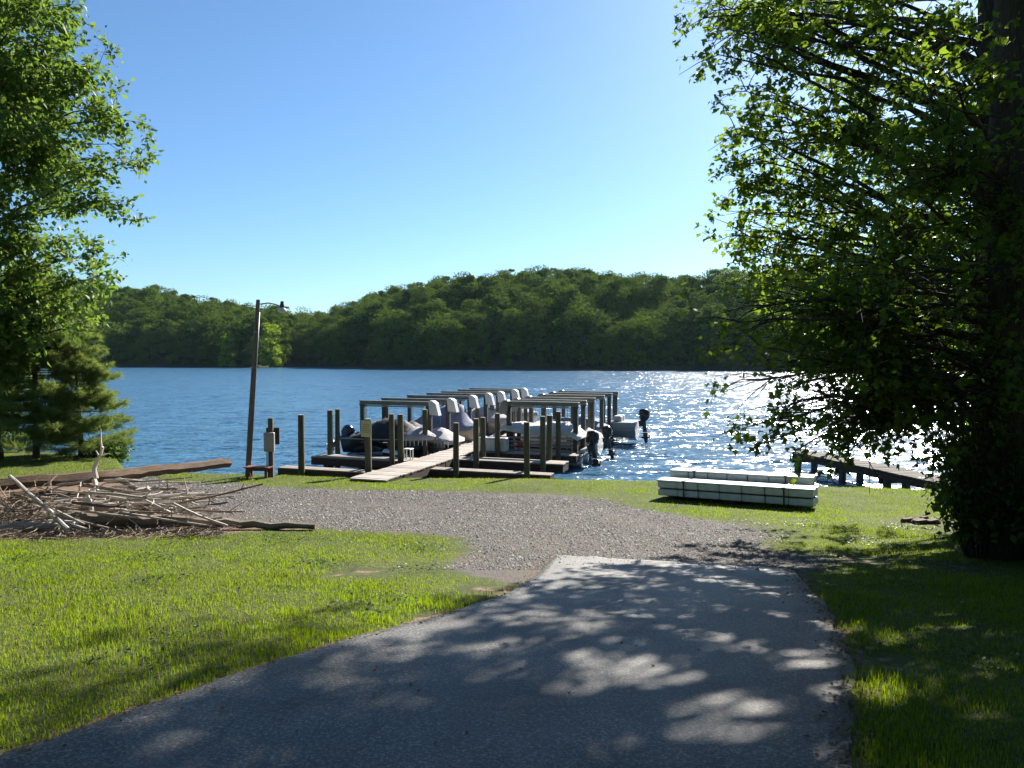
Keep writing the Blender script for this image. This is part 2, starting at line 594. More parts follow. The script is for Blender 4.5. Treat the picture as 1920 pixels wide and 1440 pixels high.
me = mesh_tris('ground', np.stack([X, Y, Z], -1).reshape(-1, 3),
               np.concatenate([np.stack([a, b_, c_], 1), np.stack([a, c_, d_], 1)]),
               {'gravel': np.clip(gr / .7 * .5 + .5, 0, 1).ravel(), 'bare': bare.ravel(), 'wood': np.where(Y > 120, 1.0, 0.0).ravel()}, smooth=True)

m, nt, b, out = mat('ground')
v = coords(nt)
ga = nd(nt, 'ShaderNodeAttribute', attribute_name='gravel').outputs['Fac']
ba = nd(nt, 'ShaderNodeAttribute', attribute_name='bare').outputs['Fac']
wa = nd(nt, 'ShaderNodeAttribute', attribute_name='wood').outputs['Fac']
nA, nB, nC = noise(nt, v, 1.3, 5, .6), noise(nt, v, 9, 5, .65), noise(nt, v, 55, 3, .6)
turf = ramp(nt, mth(nt, 'ADD', mth(nt, 'MULTIPLY', nA, .5), mth(nt, 'MULTIPLY', nB, .5)), [(.34, (.030, .040, .009)), (.5, (.055, .070, .015)), (.66, (.10, .092, .035))])
dirt = ramp(nt, mth(nt, 'ADD', mth(nt, 'MULTIPLY', nB, .5), mth(nt, 'MULTIPLY', nC, .5)), [(.34, (.045, .030, .020)), (.5, (.14, .09, .060)), (.66, (.27, .19, .135))])
vo = nd(nt, 'ShaderNodeTexVoronoi', Scale=48.0)
nt.links.new(v, vo.inputs['Vector'])
grv = mixc(nt, .62, ramp(nt, nC, [(.3, (.033, .031, .030)), (.7, (.135, .124, .115))]), vo.outputs['Color'], 'SOFT_LIGHT')
grv = mixc(nt, ramp(nt, nA, [(.42, g3(0)), (.62, g3(.5))]), grv, (.115, .090, .072))
bf = ramp(nt, mth(nt, 'ADD', ba, mth(nt, 'MULTIPLY', mth(nt, 'SUBTRACT', nB, .5), 1.1)), [(.38, g3(0)), (.6, g3(1))])
gf = ramp(nt, mth(nt, 'ADD', ga, mth(nt, 'MULTIPLY', mth(nt, 'SUBTRACT', nA, .5), .75)), [(.42, g3(0)), (.56, g3(1))])
c = mixc(nt, bf, turf, dirt)
c = mixc(nt, gf, c, grv)
c = mixc(nt, wa, c, (.035, .04, .018))
nt.links.new(c, b.inputs['Base Color'])
b.inputs['Roughness'].default_value = .95
b.inputs['Specular IOR Level'].default_value = .2
bump(nt, b, mth(nt, 'ADD', nC, nB), .6, .03)
M['ground'] = m
tag(link('ground', me, m), 'sloping grassy shore with gravel apron and far wooded hills', kind='structure')

# water
wm = MB()
wm.add([(-420, 10, 0), (460, 10, 0), (460, 420, 0), (-420, 420, 0)], [(0, 1, 2, 3)])
tag(wm.build('lake_water', M['water']), 'rippled blue lake water glittering in the sun', kind='structure')

# asphalt drive
m, nt, b, out = mat('asphalt')
v = coords(nt)
n1, n2, n3 = noise(nt, v, 62, 4, .8), noise(nt, v, .9, 5, .6), noise(nt, v, 14, 4, .6)
vo = nd(nt, 'ShaderNodeTexVoronoi', Scale=95.0)
nt.links.new(v, vo.inputs['Vector'])
c = ramp(nt, n1, [(.32, (.006, .0055, .0048)), (.50, (.031, .0275, .0235)), (.66, (.25, .23, .205))])
c = mixc(nt, ramp(nt, n2, [(.40, g3(0)), (.65, g3(.45))]), c, (.046, .043, .039))
c = mixc(nt, ramp(nt, n3, [(.58, g3(0)), (.75, g3(.5))]), c, (.028, .028, .030))
cr = nd(nt, 'ShaderNodeTexVoronoi', Scale=.8, feature='DISTANCE_TO_EDGE')
wv = nd(nt, 'ShaderNodeVectorMath', operation='ADD')
nz = nd(nt, 'ShaderNodeTexNoise', Scale=3.0, Detail=4.0)
nt.links.new(v, nz.inputs['Vector'])
sc3 = nd(nt, 'ShaderNodeVectorMath', operation='SCALE')
sc3.inputs['Scale'].default_value = .5
nt.links.new(nz.outputs['Color'], sc3.inputs[0])
nt.links.new(v, wv.inputs[0])
nt.links.new(sc3.outputs[0], wv.inputs[1])
nt.links.new(wv.outputs[0], cr.inputs['Vector'])
crk = ramp(nt, cr.outputs['Distance'], [(.004, g3(1)), (.010, g3(0))])
crk = mth(nt, 'MULTIPLY', crk, ramp(nt, noise(nt, v, .5, 2), [(.50, g3(0)), (.60, g3(.75))]))
c = mixc(nt, crk, c, (.006, .006, .006))
c = mixc(nt, ramp(nt, noise(nt, coords(nt, (1, .35, 1)), 1.7, 4, .7), [(.52, g3(0)), (.72, g3(.35))]), c, (.13, .125, .115))
nt.links.new(c, b.inputs['Base Color'])
nt.links.new(ramp(nt, n2, [(.35, g3(.52)), (.65, g3(.66))]), b.inputs['Roughness'])
bump(nt, b, mth(nt, 'ADD', n1, mth(nt, 'MULTIPLY', n3, .6)), .5, .008)
M['asphalt'] = m


def resample(P, n):
    P = np.array(P)
    s = np.concatenate([[0], np.cumsum(np.hypot(*np.diff(P, axis=0).T))])
    t = np.linspace(0, s[-1], n)
    return np.stack([np.interp(t, s, P[:, 0]), np.interp(t, s, P[:, 1])], 1)


NR, NC = 170, 34
# equal shares of both edges, row by row
iL = np.linspace(0, len(ROAD_L) - 1, NR)
Lp = np.stack([np.interp(iL, range(len(ROAD_L)), [p[k] for p in ROAD_L]) for k in (0, 1)], 1)
Rp = np.stack([np.interp(iL, range(len(ROAD_R)), [p[k] for p in ROAD_R]) for k in (0, 1)], 1)
jit = lambda n, s: np.convolve(rng.normal(0, s, n + 4), np.ones(5) / 3, 'valid')
Lp[:, 0] += jit(NR, .018)
Rp[:, 0] += jit(NR, .022)
u = np.linspace(0, 1, NC)
G = Lp[:, None, :] * (1 - u)[None, :, None] + Rp[:, None, :] * u[None, :, None]
G[0, 1:-1, 1] += jit(NC, .05)[1:-1]
rz_ = H(G[..., 0], G[..., 1]) + .022
V = np.concatenate([G, rz_[..., None]], -1).reshape(-1, 3)
ii = np.arange(NR * NC).reshape(NR, NC)
a, b_, c_, d_ = ii[:-1, :-1].ravel(), ii[:-1, 1:].ravel(), ii[1:, 1:].ravel(), ii[1:, :-1].ravel()
T = np.concatenate([np.stack([a, c_, b_], 1), np.stack([a, d_, c_], 1)])
rim = np.concatenate([ii[0, :], ii[1:, -1], ii[-1, -2::-1], ii[-2:0:-1, 0]])
low = V[rim] - np.array([0, 0, .09])
o0 = len(V)
V = np.concatenate([V, low])
k = np.arange(len(rim))
k2 = (k + 1) % len(rim)
T = np.concatenate([T, np.stack([rim[k], rim[k2], o0 + k2], 1), np.stack([rim[k], o0 + k2, o0 + k], 1)])
tag(link('asphalt_road', mesh_tris('asphalt_road', V, T), M['asphalt']), 'dark asphalt drive ending at the gravel apron', kind='structure')

# ------------------------------------------------------------------ far forest
def far_crown(seed, w=5.0, h=16.0, nb=34, per=150, size=.60, low=.08, cone=False):
    r = np.random.default_rng(seed)
    P, D, N, S, C = [], [], [], [], []
    for i in range(nb):
        zf = r.random() ** .8
        ang = r.random() * 6.28
        prof = math.sin(math.pi * min(1, (zf * .86 + .12))) ** .6 if not cone else (1.05 - zf)
        rad = w * prof * (.62 + .30 * r.random())
        c = np.array([rad * math.cos(ang), rad * math.sin(ang), h * (low + (1 - low) * zf) - 1.2 * r.random()])
        br = (1.2 + r.random() ** 1.5 * 1.9) * (w / 5)
        q = r.normal(size=(per, 3))
        q /= np.linalg.norm(q, axis=1, keepdims=True)
        q[:, 2] = np.where(q[:, 2] < -.35, -q[:, 2], q[:, 2])
        rr = br * (.65 + .42 * r.random(per))
        P.append(c + q * rr[:, None] * np.array([1.1, 1.1, .75]))
        N.append(q + r.normal(size=(per, 3)) * .28)
        D.append(r.normal(size=(per, 3)) + np.array([0, 0, -.4]))
        S.append(size * (.6 + .8 * r.random(per)))
        C.append(np.clip(.25 + .5 * r.random() + .25 * r.normal(size=per), 0, 1))
    P, D, N, S, C = map(np.concatenate, (P, D, N, S, C))
    return leaf_mesh('crown', P, D, N, S, LEAF_OVAL, C)


def far_trunk(h=12, r=.22):
    mb = MB()
    mb.tube([(0, 0, -.6), (.1, 0, h * .4), (-.1, .1, h * .75), (0, 0, h)], [r * 1.2, r, r * .6, .04], 6)
    for k in range(4):
        an = k * 1.6
        z = h * (.35 + .12 * k)
        mb.tube([(0, 0, z), (1.6 * math.cos(an), 1.6 * math.sin(an), z + 1.1), (2.8 * math.cos(an), 2.8 * math.sin(an), z + 1.7)], [.1, .06, .02], 4)
    return mb.mesh('trunk', True)


crowns = [far_crown(100 + i, w, h, nb) for i, (w, h, nb) in enumerate(((5.0, 16.5, 26), (4.2, 17.5, 24), (6.0, 15.5, 30), (4.8, 14, 22), (3.4, 17, 20), (5.5, 17.5, 28)))]
for cm in crowns: cm.materials.append(M['leaf_far'])
sunlit_crown = crowns[1].copy()
sunlit_crown.materials.clear()
sunlit_crown.materials.append(M['leaf_far_sunlit'])
ftrunk = far_trunk()
ftrunk.materials.append(M['bark'])

# planting points: jittered grid with a minimum distance, by depth behind the shore
pts = []
r = np.random.default_rng(77)
cell = 6.7
seen = {}
for gy in np.arange(185, 395, cell):
    for gx in np.arange(-330, 330, cell):
        x = gx + r.uniform(-.42, .42) * cell
        y = gy + r.uniform(-.42, .42) * cell
        px = 960 + FPX * x / y
        if not -330 < px < 2250: continue
        s = float(np.interp(px, FS_PX, FS_S))
        dep = y - s
        if dep < 1.0 or dep > RIDGE + 22: continue
        pts.append((x, y, dep, px))
# a shoreline row of lower, bushy trees so leaves come down to the water
for px in np.arange(-320, 2240, 30):
    p = px + r.uniform(-10, 10)
    s = float(np.interp(p, FS_PX, FS_S)) + 1.6
    pts.append(((p - 960) / FPX * s, s, .5, p))
inview = [p for p in pts if 165 < p[3] < 1450]
outview = [p for p in pts if not (165 < p[3] < 1450)]
inview.sort(key=lambda p: p[1] + (0 if p[2] > .6 else 0))
front, rest = inview[:300], inview[300:] + outview
print('forest', len(inview), len(front), len(rest))
tree_protos = []
for i, (x, y, dep, px) in enumerate(front):
    z = float(H(x, y))
    sc = r.uniform(.58, 1.12)
    if dep < .6: sc *= .55
    left = px < 532
    where = 'left of the cove' if left else 'on the hill right of the cove'
    zone = ('low bushy waterline tree across the lake, ' if dep < .6 else 'dark lower slope tree across the lake, ' if dep < 26 else 'sunlit upper slope tree across the lake, ') + where
    t = thing('forest_tree', zone, 'tree', (x, y, z - .2), r.uniform(0, 6.28), zone.split(',')[0] + (' (left shore)' if left else ' (right hill)'))
    t.scale = (sc * r.uniform(.92, 1.15), sc * r.uniform(.92, 1.15), sc)
    k = int(r.integers(0, len(crowns)))
    link('crown', crowns[k], None, t)
    if dep < 30: link('trunk', ftrunk, None, t)
# the sunlit tree at the tip of the spit, and two lit neighbours, sunlight painted into their leaf colour
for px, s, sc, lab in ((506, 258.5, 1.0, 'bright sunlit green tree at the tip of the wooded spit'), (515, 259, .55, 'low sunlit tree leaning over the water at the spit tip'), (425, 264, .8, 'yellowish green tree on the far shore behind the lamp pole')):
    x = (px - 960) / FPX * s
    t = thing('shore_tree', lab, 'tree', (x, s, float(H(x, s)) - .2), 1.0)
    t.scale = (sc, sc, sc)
    link('crown', sunlit_crown, None, t)
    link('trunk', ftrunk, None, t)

# everything else of the wood: one mass, instanced from the same crowns
# woods assumed behind and beside the viewpoint, added unseen to cut sky light
for gx in np.arange(-34, 36, 6.5):
    for gy in (-7, -13, -19):
        if abs(gx) < 4: continue
        rest.append((gx + r.uniform(-2, 2), gy + r.uniform(-2, 2) - (4 if abs(gx) < 8 else 0), 20, 0))
for gy in np.arange(-2, 12, 5.0):
    rest.append((-19 - r.uniform(0, 4), gy, 20, 0))
    rest.append((17 + r.uniform(0, 4), gy + 2, 20, 0))
P = np.array([(x, y, float(H(x, y)) - .2) for (x, y, dep, px) in rest])
fm = bpy.data.meshes.new('forest')
fm.vertices.add(len(P))
fm.vertices.foreach_set('co', P.astype(np.float32).ravel())
for nme, val in (('sc', np.array([r.uniform(.58, 1.12) * (.55 if q[2] < .6 else 1) for q in rest])), ('rot', r.uniform(0, 6.28, len(rest)))):
    at_ = fm.attributes.new(nme, 'FLOAT', 'POINT')
    at_.data.foreach_set('value', val.astype(np.float32))
fo = tag(link('forest', fm, M['leaf_far']), 'dense green woods round the lake, with unseen trees added behind the viewpoint', 'woods', kind='stuff')
gn = bpy.data.node_groups.new('forest', 'GeometryNodeTree')
gn.interface.new_socket('Geometry', in_out='INPUT', socket_type='NodeSocketGeometry')
gn.interface.new_socket('Geometry', in_out='OUTPUT', socket_type='NodeSocketGeometry')
gi, go = gn.nodes.new('NodeGroupInput'), gn.nodes.new('NodeGroupOutput')
jn = gn.nodes.new('GeometryNodeJoinGeometry')
found = {}
for o in bpy.data.objects:
    if o.type == 'MESH' and o.data in crowns and o.data.name not in found:
        found[o.data.name] = o
for o in found.values():
    oi = gn.nodes.new('GeometryNodeObjectInfo')
    oi.inputs['Object'].default_value = o
    oi.transform_space = 'ORIGINAL'
    g2 = gn.nodes.new('GeometryNodeGeometryToInstance')
    gn.links.new(oi.outputs['Geometry'], g2.inputs[0])
    gn.links.new(g2.outputs[0], jn.inputs[0])
iop = gn.nodes.new('GeometryNodeInstanceOnPoints')
iop.inputs['Pick Instance'].default_value = True
gn.links.new(gi.outputs[0], iop.inputs['Points'])
gn.links.new(jn.outputs[0], iop.inputs['Instance'])
na = gn.nodes.new('GeometryNodeInputNamedAttribute')
na.data_type = 'FLOAT'
na.inputs[0].default_value = 'sc'
gn.links.new(na.outputs[0], iop.inputs['Scale'])
nb = gn.nodes.new('GeometryNodeInputNamedAttribute')
nb.data_type = 'FLOAT'
nb.inputs[0].default_value = 'rot'
cx = gn.nodes.new('ShaderNodeCombineXYZ')
gn.links.new(nb.outputs[0], cx.inputs[2])
gn.links.new(cx.outputs[0], iop.inputs['Rotation'])
gn.links.new(iop.outputs[0], go.inputs[0])
md = fo.modifiers.new('forest', 'NODES')
md.node_group = gn


# ------------------------------------------------------------------ near trees
def grow(name, label, base, top, r0, targets, leaf, lsize, mleaf, mbark, subs=9, twigs=5, leaves=8, sub_len=(.5, 1.3), twig_len=(.22, .5), zmin=1.2, droop=.45, spread=.07, lean=(0, 0), seed=1, gaps=None):
    """trunk + limbs reaching to target points, with side branches, twigs and leaves"""
    r = np.random.default_rng(seed)
    base = np.array(base, float)
    hgt = top - base[2]
    wood_ = MB()
    tz = np.linspace(0, 1, 9)
    wob = np.stack([lean[0] * tz + .12 * np.sin(tz * 5 + seed), lean[1] * tz + .1 * np.cos(tz * 4 + seed) - .1, tz * hgt], 1)
    wob[0] = (0, 0, -.3)
    rad = r0 * (1 - tz * .86) + np.where(tz == 0, r0 * .55, 0)
    wood_.tube(wob, rad, 12)
    tp = lambda f: np.array([np.interp(f, tz, wob[:, i]) for i in range(3)])
    P, D, N, S = [], [], [], []
    for tgt in targets:
        e = np.array(tgt[:3]) - base
        hd = math.hypot(e[0], e[1])
        zs = np.clip(e[2] - hd * r.uniform(-.05, .55), zmin, hgt * .94)
        st = tp(zs / hgt)
        mid = st * .45 + e * .55 + np.array([0, 0, hd * r.uniform(.02, .14)]) + r.normal(0, .12, 3)
        tt = np.linspace(0, 1, 8)[:, None]
        curve = st * (1 - tt) ** 2 + 2 * mid * tt * (1 - tt) + e * tt ** 2
        curve[1:-1] += r.normal(0, .04, (6, 3))
        L = np.linalg.norm(e - st)
        lr = min(r0 * .34, .010 + .009 * L)
        wood_.tube(curve, np.linspace(lr, .008, 8), 5, False)
        for k in range(max(2, int(subs * (tgt[3] if len(tgt) > 3 else 1.0)))):
            f = r.uniform(.3, 1.0) if k else 1.0
            f = min(f, .99)
            i = f * 7
            i0 = int(i)
            p = curve[i0] * (1 - (i - i0)) + curve[min(i0 + 1, 7)] * (i - i0)
            ld = curve[min(i0 + 1, 7)] - curve[max(i0 - 1, 0)]
            ld /= np.linalg.norm(ld) + 1e-9
            sd = ld * .7 + r.normal(0, .75, 3) * np.array([1, 1, .55])
            sd /= np.linalg.norm(sd)
            sl = r.uniform(*sub_len) * (1.05 - .35 * f)
            q = p + sd * sl + np.array([0, 0, -.12 * sl])
            wood_.tube([p, p * .5 + q * .5 + np.array([0, 0, .04]), q], [.011, .008, .004], 3, False)
            for w in range(twigs):
                g = r.uniform(.2, 1.0)
                a = p + (q - p) * g
                td = sd * .55 + r.normal(0, .65, 3) + np.array([0, 0, -.1])
                td /= np.linalg.norm(td)
                tl = r.uniform(*twig_len)
                bq = a + td * tl
                if gaps is not None:
                    w3 = bq + base
                    kz = (w3[2] - 1.6) / sdir.z
                    if float(vnoise(np.array(w3[0] - sdir.x * kz), np.array(w3[1] - sdir.y * kz), gaps[0], 88)) < gaps[1]: continue
                n = leaves + int(r.integers(-2, 3))
                wood_.tube([a, bq], [.004, .002], 3, False)
                h = r.uniform(.15, 1.05, n)[:, None]
                pp = a + (bq - a) * h + r.normal(0, spread, (n, 3))
                P.append(pp)
                D.append(td * .6 + r.normal(0, .7, (n, 3)) + np.array([0, 0, -droop]))
                N.append(r.normal(0, .55, (n, 3)) + np.array([0, 0, .9]))
                S.append(lsize * r.uniform(.45, 1.25, n))
    P, D, N, S = map(np.concatenate, (P, D, N, S))
    t = thing(name, label, 'tree', tuple(base))
    wood_.build('trunk', mbark, t, True)
    link('crown', leaf_mesh('crown', P, D, N, S, leaf), mleaf, t)
    print(name, 'leaves', len(P))
    return t


def fill(poly, n, d0, d1, seed, dens=.7):
    r = np.random.default_rng(seed)
    xs_ = [p[0] for p in poly]
    ys_ = [p[1] for p in poly]
    o = []
    while len(o) < n:
        x, y = r.uniform(min(xs_), max(xs_)), r.uniform(min(ys_), max(ys_))
        if inpoly(np.array([x]), np.array([y]), poly)[0]:
            o.append(np.append(at(x, y, r.uniform(d0, d1)), dens))
    return o


# right: a big maple close by and a taller one behind it
def gz(x, y): return float(H(x, y))


near_t = [at(p[0] + 58 * max(0, 1640 - p[0]) / 300, p[1], p[2]) for p in ((1325, 605, 8.3), (1372, 578, 8.6), (1420, 560, 8.9), (1350, 650, 8.6), (1400, 690, 9), (1362, 712, 9), (1425, 765, 9), (1480, 775, 9), (1440, 790, 8.8), (1490, 805, 8.7), (1565, 800, 9), (1620, 785, 9), (1680, 765, 9), (1560, 760, 9.2), (1500, 720, 9), (1600, 700, 9), (1660, 650, 9), (1700, 740, 8.6), (1570, 640, 9), (1480, 620, 9), (1540, 815, 8.9), (1590, 812, 9), (1690, 770, 8.6), (1660, 750, 9.4), (1440, 590, 9.2), (1520, 560, 9.4))]
near_t += fill([(1480, 380), (1920, 330), (1990, 700), (1800, 720), (1650, 740), (1480, 660)], 30, 7.6, 10.4, 5)
near_t += fill([(1690, 120), (1990, 120), (1990, 850), (1830, 780), (1740, 640)], 13, 6.9, 8.2, 7)
near_t += fill([(1700, -200), (2150, -200), (2150, 420), (1620, 400)], 26, 7.4, 10.5, 6, .75)
grow('maple_tree', 'big dark maple with low sweeping boughs at the right edge of the lawn', (5.95, 8.6, gz(5.95, 8.6)), 15.5, .27, near_t, LEAF_MAPLE, .098, M['leaf_maple'], M['bark'], subs=13, twigs=5, leaves=12, spread=.055, gaps=(6.5, .21), zmin=2.0, seed=3)
far_t = [at(p[0] + 45, p[1], p[2]) for p in ((1340, 440, 12.5), (1375, 400, 12.6), (1365, 355, 12.5), (1350, 170, 13), (1375, 215, 13), (1330, 95, 13.5), (1300, 12, 14), (1345, 40, 14), (1380, 265, 13), (1400, 500, 12), (1395, 330, 12.5), (1380, 60, 13.5), (1440, 120, 13), (1440, 250, 12.5), (1420, 440, 12), (1450, 350, 12), (1390, 470, 12.4))]
far_t += fill([(1300, 0), (1400, 0), (1450, 300), (1450, 520), (1370, 520), (1360, 430), (1400, 320), (1365, 230)], 26, 11.5, 14, 19)
far_t += fill([(1400, 0), (1920, 0), (1920, 760), (1700, 700), (1400, 660), (1380, 500), (1430, 300), (1440, 150)], 44, 10.5, 15, 9)
far_t += fill([(1270, -60), (1400, -330), (1650, -480), (2100, -480), (2100, 0), (1330, 0)], 22, 11.5, 17.5, 10)
far_t += fill([(1310, -60), (1350, -60), (1500, -40), (1500, 80), (1330, 70)], 11, 18, 20, 29)
grow('maple_tree', 'tall maple behind the big one, crown running out of the top of view', (8.9, 13.6, gz(8.9, 13.6)), 18.5, .25, far_t, LEAF_MAPLE, .118, M['leaf_maple'], M['bark'], subs=15, twigs=5, leaves=12, spread=.06, gaps=(6.5, .12), zmin=2.5, seed=8)

# left: tall broadleaf trees by the inlet
LT = [at(p[0] - 22, p[1], p[2]) for p in ((272, 300, 23), (258, 225, 23.4), (235, 200, 23.6), (190, 150, 23.5), (208, 128, 23.6), (255, 375, 22.8), (200, 385, 23), (140, 62, 24), (150, 15, 24), (185, 485, 23), (215, 515, 22.8), (130, 450, 23), (160, 560, 22.8), (198, 592, 22.6), (120, 110, 24), (230, 270, 23.5), (170, 320, 23.5), (100, 500, 23), (60, 560, 22.6), (120, 590, 22.6))]
LT += fill([(-160, -320), (70, -320), (95, 0), (115, 130), (165, 240), (130, 350), (60, 400), (55, 500), (105, 580), (60, 640), (0, 670), (-160, 680)], 150, 21.5, 26, 12, 1.0)
grow('broadleaf_tree', 'tall light green tree with a long bough hanging over the inlet', (-17.6, 23.8, gz(-17.6, 23.8)), 19, .30, LT, LEAF_OVAL, .21, M['leaf_left'], M['bark'], subs=9, twigs=5, leaves=9, sub_len=(.6, 1.6), twig_len=(.3, .6), zmin=3, spread=.10, seed=21)
LT2 = fill([(-420, -300), (20, -300), (60, 200), (60, 560), (30, 760), (-60, 840), (-420, 840)], 70, 25, 29, 13, 1.0)
grow('broadleaf_tree', 'shaded leafy tree behind the white pine at the left edge', (-21.5, 27, gz(-21.5, 27)), 17, .26, LT2, LEAF_OVAL, .24, M['leaf_shrub'], M['bark'], subs=9, twigs=5, leaves=8, sub_len=(.6, 1.6), twig_len=(.3, .6), zmin=.8, spread=.12, seed=22)


# white pine with feathery, slightly upturned branches
def pine(label, base, hgt, reach, seed, r0=.11, z0=.9):
    r = np.random.default_rng(seed)
    wd = MB()
    zz = np.linspace(0, 1, 7)
    tr = np.stack([.06 * np.sin(zz * 4 + seed), .05 * np.cos(zz * 5), zz * hgt], 1)
    tr[0, 2] = -.2
    wd.tube(tr, r0 * (1 - .9 * zz) + .01, 9)
    P, D, N, S = [], [], [], []
    z = z0
    while z < hgt - .1:
        f = (z - z0) / (hgt - z0)
        for k in range(7):
            an = r.random() * 6.28
            L = reach * (1.0 - f) ** .5 * r.uniform(.55, 1.08) + .12
            dr = np.array([math.cos(an), math.sin(an), 0])
            tt = np.linspace(0, 1, 6)[:, None]
            up = r.uniform(.05, .28)
            b0 = np.array([0, 0, z + r.uniform(-.12, .12)])
            cv = b0 + dr * L * tt + np.array([0, 0, 1]) * (tt ** 2 * up * L - .10 * L * tt)
            wd.tube(cv, np.linspace(.006 + .008 * L, .004, 6), 4, False)
            nt_ = int(22 + 46 * L)
            g = r.uniform(.22, 1.02, nt_) ** .8
            pos = np.stack([np.interp(g, tt[:, 0], cv[:, i]) for i in range(3)], 1)
            sd = np.cross(dr, [0, 0, 1])
            lat = r.normal(0, .20, nt_) * L * np.clip(1.25 - g, .25, 1)
            pos = pos + sd * lat[:, None] + np.array([0, 0, 1]) * (r.normal(.03, .05, nt_))[:, None]
            for q in pos:
                n = 13
                ax = dr * .8 + r.normal(0, .3, 3) + np.array([0, 0, .35])
                P.append(np.repeat(q[None], n, 0) + r.normal(0, .025, (n, 3)))
                D.append(ax + r.normal(0, .62, (n, 3)))
                N.append(r.normal(0, 1, (n, 3)))
                S.append(r.uniform(.12, .22, n))
        z += r.uniform(.19, .30)
    P, D, N, S = map(np.concatenate, (P, D, N, S))
    t = thing('white_pine', label, 'tree', tuple(base))
    wd.build('trunk', M['bark_pale'], t, True)
    tpl = (np.array([[0, -.035, 0], [1, 0, 0], [0, .035, 0]]), np.array([[0, 1, 2]]))
    link('crown', leaf_mesh('crown', P, D, N, S, tpl), M['needle'], t)
    print('pine', len(P))


p0 = gp(62, 860)
pine('feathery young white pine standing at the edge of the inlet', (p0[0] + .1, p0[1], gz(p0[0] + .1, p0[1])), 6.6, 2.45, 31)
pine('smaller white pine behind the first, beside the water', (p0[0] + 1.0, p0[1] + .9, gz(p0[0] + 1.0, p0[1] + .9)), 4.6, 2.0, 32, .08, .35)


# shrubs round the maple's foot
def shrub(name, label, base, w, h, n, seed, leaf=LEAF_OVAL, size=.10, m_=None):
    r = np.random.default_rng(seed)
    wd = MB()
    P, D, N, S = [], [], [], []
    for i in range(n):
        an = r.random() * 6.28
        rr = w * math.sqrt(r.random())
        tip = np.array([rr * math.cos(an), rr * math.sin(an), h * r.uniform(.25, 1.0) * (1 - .45 * (rr / w) ** 2)])
        b0 = np.array([tip[0] * .25, tip[1] * .25, -.05])
        md = b0 * .5 + tip * .5 + np.array([0, 0, .15])
        wd.tube([b0, md, tip], [.010, .007, .003], 3, False)
        k = int(r.integers(16, 26))
        g = r.uniform(.35, 1.05, k)[:, None]
        P.append(b0 * (1 - g) ** 2 + 2 * md * g * (1 - g) + tip * g ** 2 + r.normal(0, .10, (k, 3)))
        D.append(np.array([tip[0], tip[1], 0]) * .4 + r.normal(0, .6, (k, 3)) + np.array([0, 0, -.35]))
        N.append(r.normal(0, .5, (k, 3)) + np.array([0, 0, .9]))
        S.append(size * r.uniform(.6, 1.25, k))
    P, D, N, S = map(np.concatenate, (P, D, N, S))
    P[:, 2] = np.maximum(P[:, 2], .02)
    t = thing(name, label, 'shrub', tuple(base))
    wd.build('stem', M['bark'], t)
    link('foliage', leaf_mesh('foliage', P, D, N, S, leaf), m_ or M['leaf_shrub'], t)


def gnd(x, y, dz=0.0): return (x, y, gz(x, y) + dz)


shrub('shrub', 'dense dark shrub crowding the foot of the big maple', gnd(6.5, 9.3), .95, 3.2, 200, 41)
shrub('shrub', 'leafy shrub between the maple trunk and the small pier', gnd(8.4, 11.4), 1.1, 3.0, 190, 42)
shrub('shrub', 'low shaded shrub in front of the maple trunk at the right edge', gnd(6.15, 7.6), .6, 1.2, 90, 43)
shrub('shrub', 'vine clad shrub hiding the left side of the maple trunk', gnd(5.62, 8.45), .5, 3.0, 150, 47, size=.085)
shrub('shrub', 'shrub rising beside the maple trunk at the right border', gnd(7.0, 8.3), .9, 3.6, 170, 44)
shrub('shrub', 'shaded undergrowth shrub behind the pines at the left edge', gnd(-19.2, 25.4), 1.7, 2.6, 240, 45, size=.17)
shrub('shrub', 'low green bush at the water under the small pine', gnd(p0[0] + 1.9, p0[1] + 1.0), .8, 1.0, 120, 46, size=.12)

# ------------------------------------------------------------------ boat dock
DOCK_O = (-3.67, 18.8)
DOCK_A = -R(18)
dock = thing('boat_dock', 'weathered wooden dock with a long walkway, finger piers and pilings', 'dock', (DOCK_O[0], DOCK_O[1], 0), DOCK_A)
# local frame: x to the right along the fingers, y out along the walkway
DZ = .50


def dw(v, u_, z=0.0):
    c, s = math.cos(DOCK_A), math.sin(DOCK_A)
    return (DOCK_O[0] + c * v - s * u_, DOCK_O[1] + s * v + c * u_, z)


PL = {}


def plank(key, d, m_):
    if key not in PL:
        me_ = MB().cbox((0, 0, 0), d, .006).mesh('plank')
        me_.materials.append(m_)
        PL[key] = me_
    return PL[key]


# gangway down to the shore, then the walkway
gang = MB()
g0, g1 = (-.55, gz(*dw(.1, -.55)[:2]) + .06), (3.3, DZ)
ang = math.atan2(g1[1] - g0[1], g1[0] - g0[0])
gl = math.hypot(g1[0] - g0[0], g1[1] - g0[1])
for sx in (-.40, .60):
    gang.box((sx, (g0[0] + g1[0]) / 2, (g0[1] + g1[1]) / 2 - .14), (.05, gl, .20), rx=ang)
gw = gang.build('gangway', M['fascia'], dock)
npl = int(gl / .145)
pm = plank('gang', (1.06, .138, .04), M['deck_u'])
for i in range(npl):
    f = (i + .5) / npl
    o = link('plank', pm, None, gw, (.10 + rng.normal(0, .008), g0[0] + (g1[0] - g0[0]) * f, g0[1] + (g1[1] - g0[1]) * f + rng.normal(0, .003)))
    o.rotation_euler = (ang, 0, rng.normal(0, .004))
walk = MB()
for sx in (-.40, .60):
    walk.box((sx, (3.3 + 17.6) / 2 + .02, DZ - .14), (.05, 14.2, .20))
for yy in np.arange(4, 17.6, 1.9):
    walk.box((.1, yy, DZ - .30), (1.0, .14, .12))
wk = walk.build('walkway', M['fascia'], dock)
pm = plank('walk', (1.06, .138, .04), M['deck_u'])
i = 0
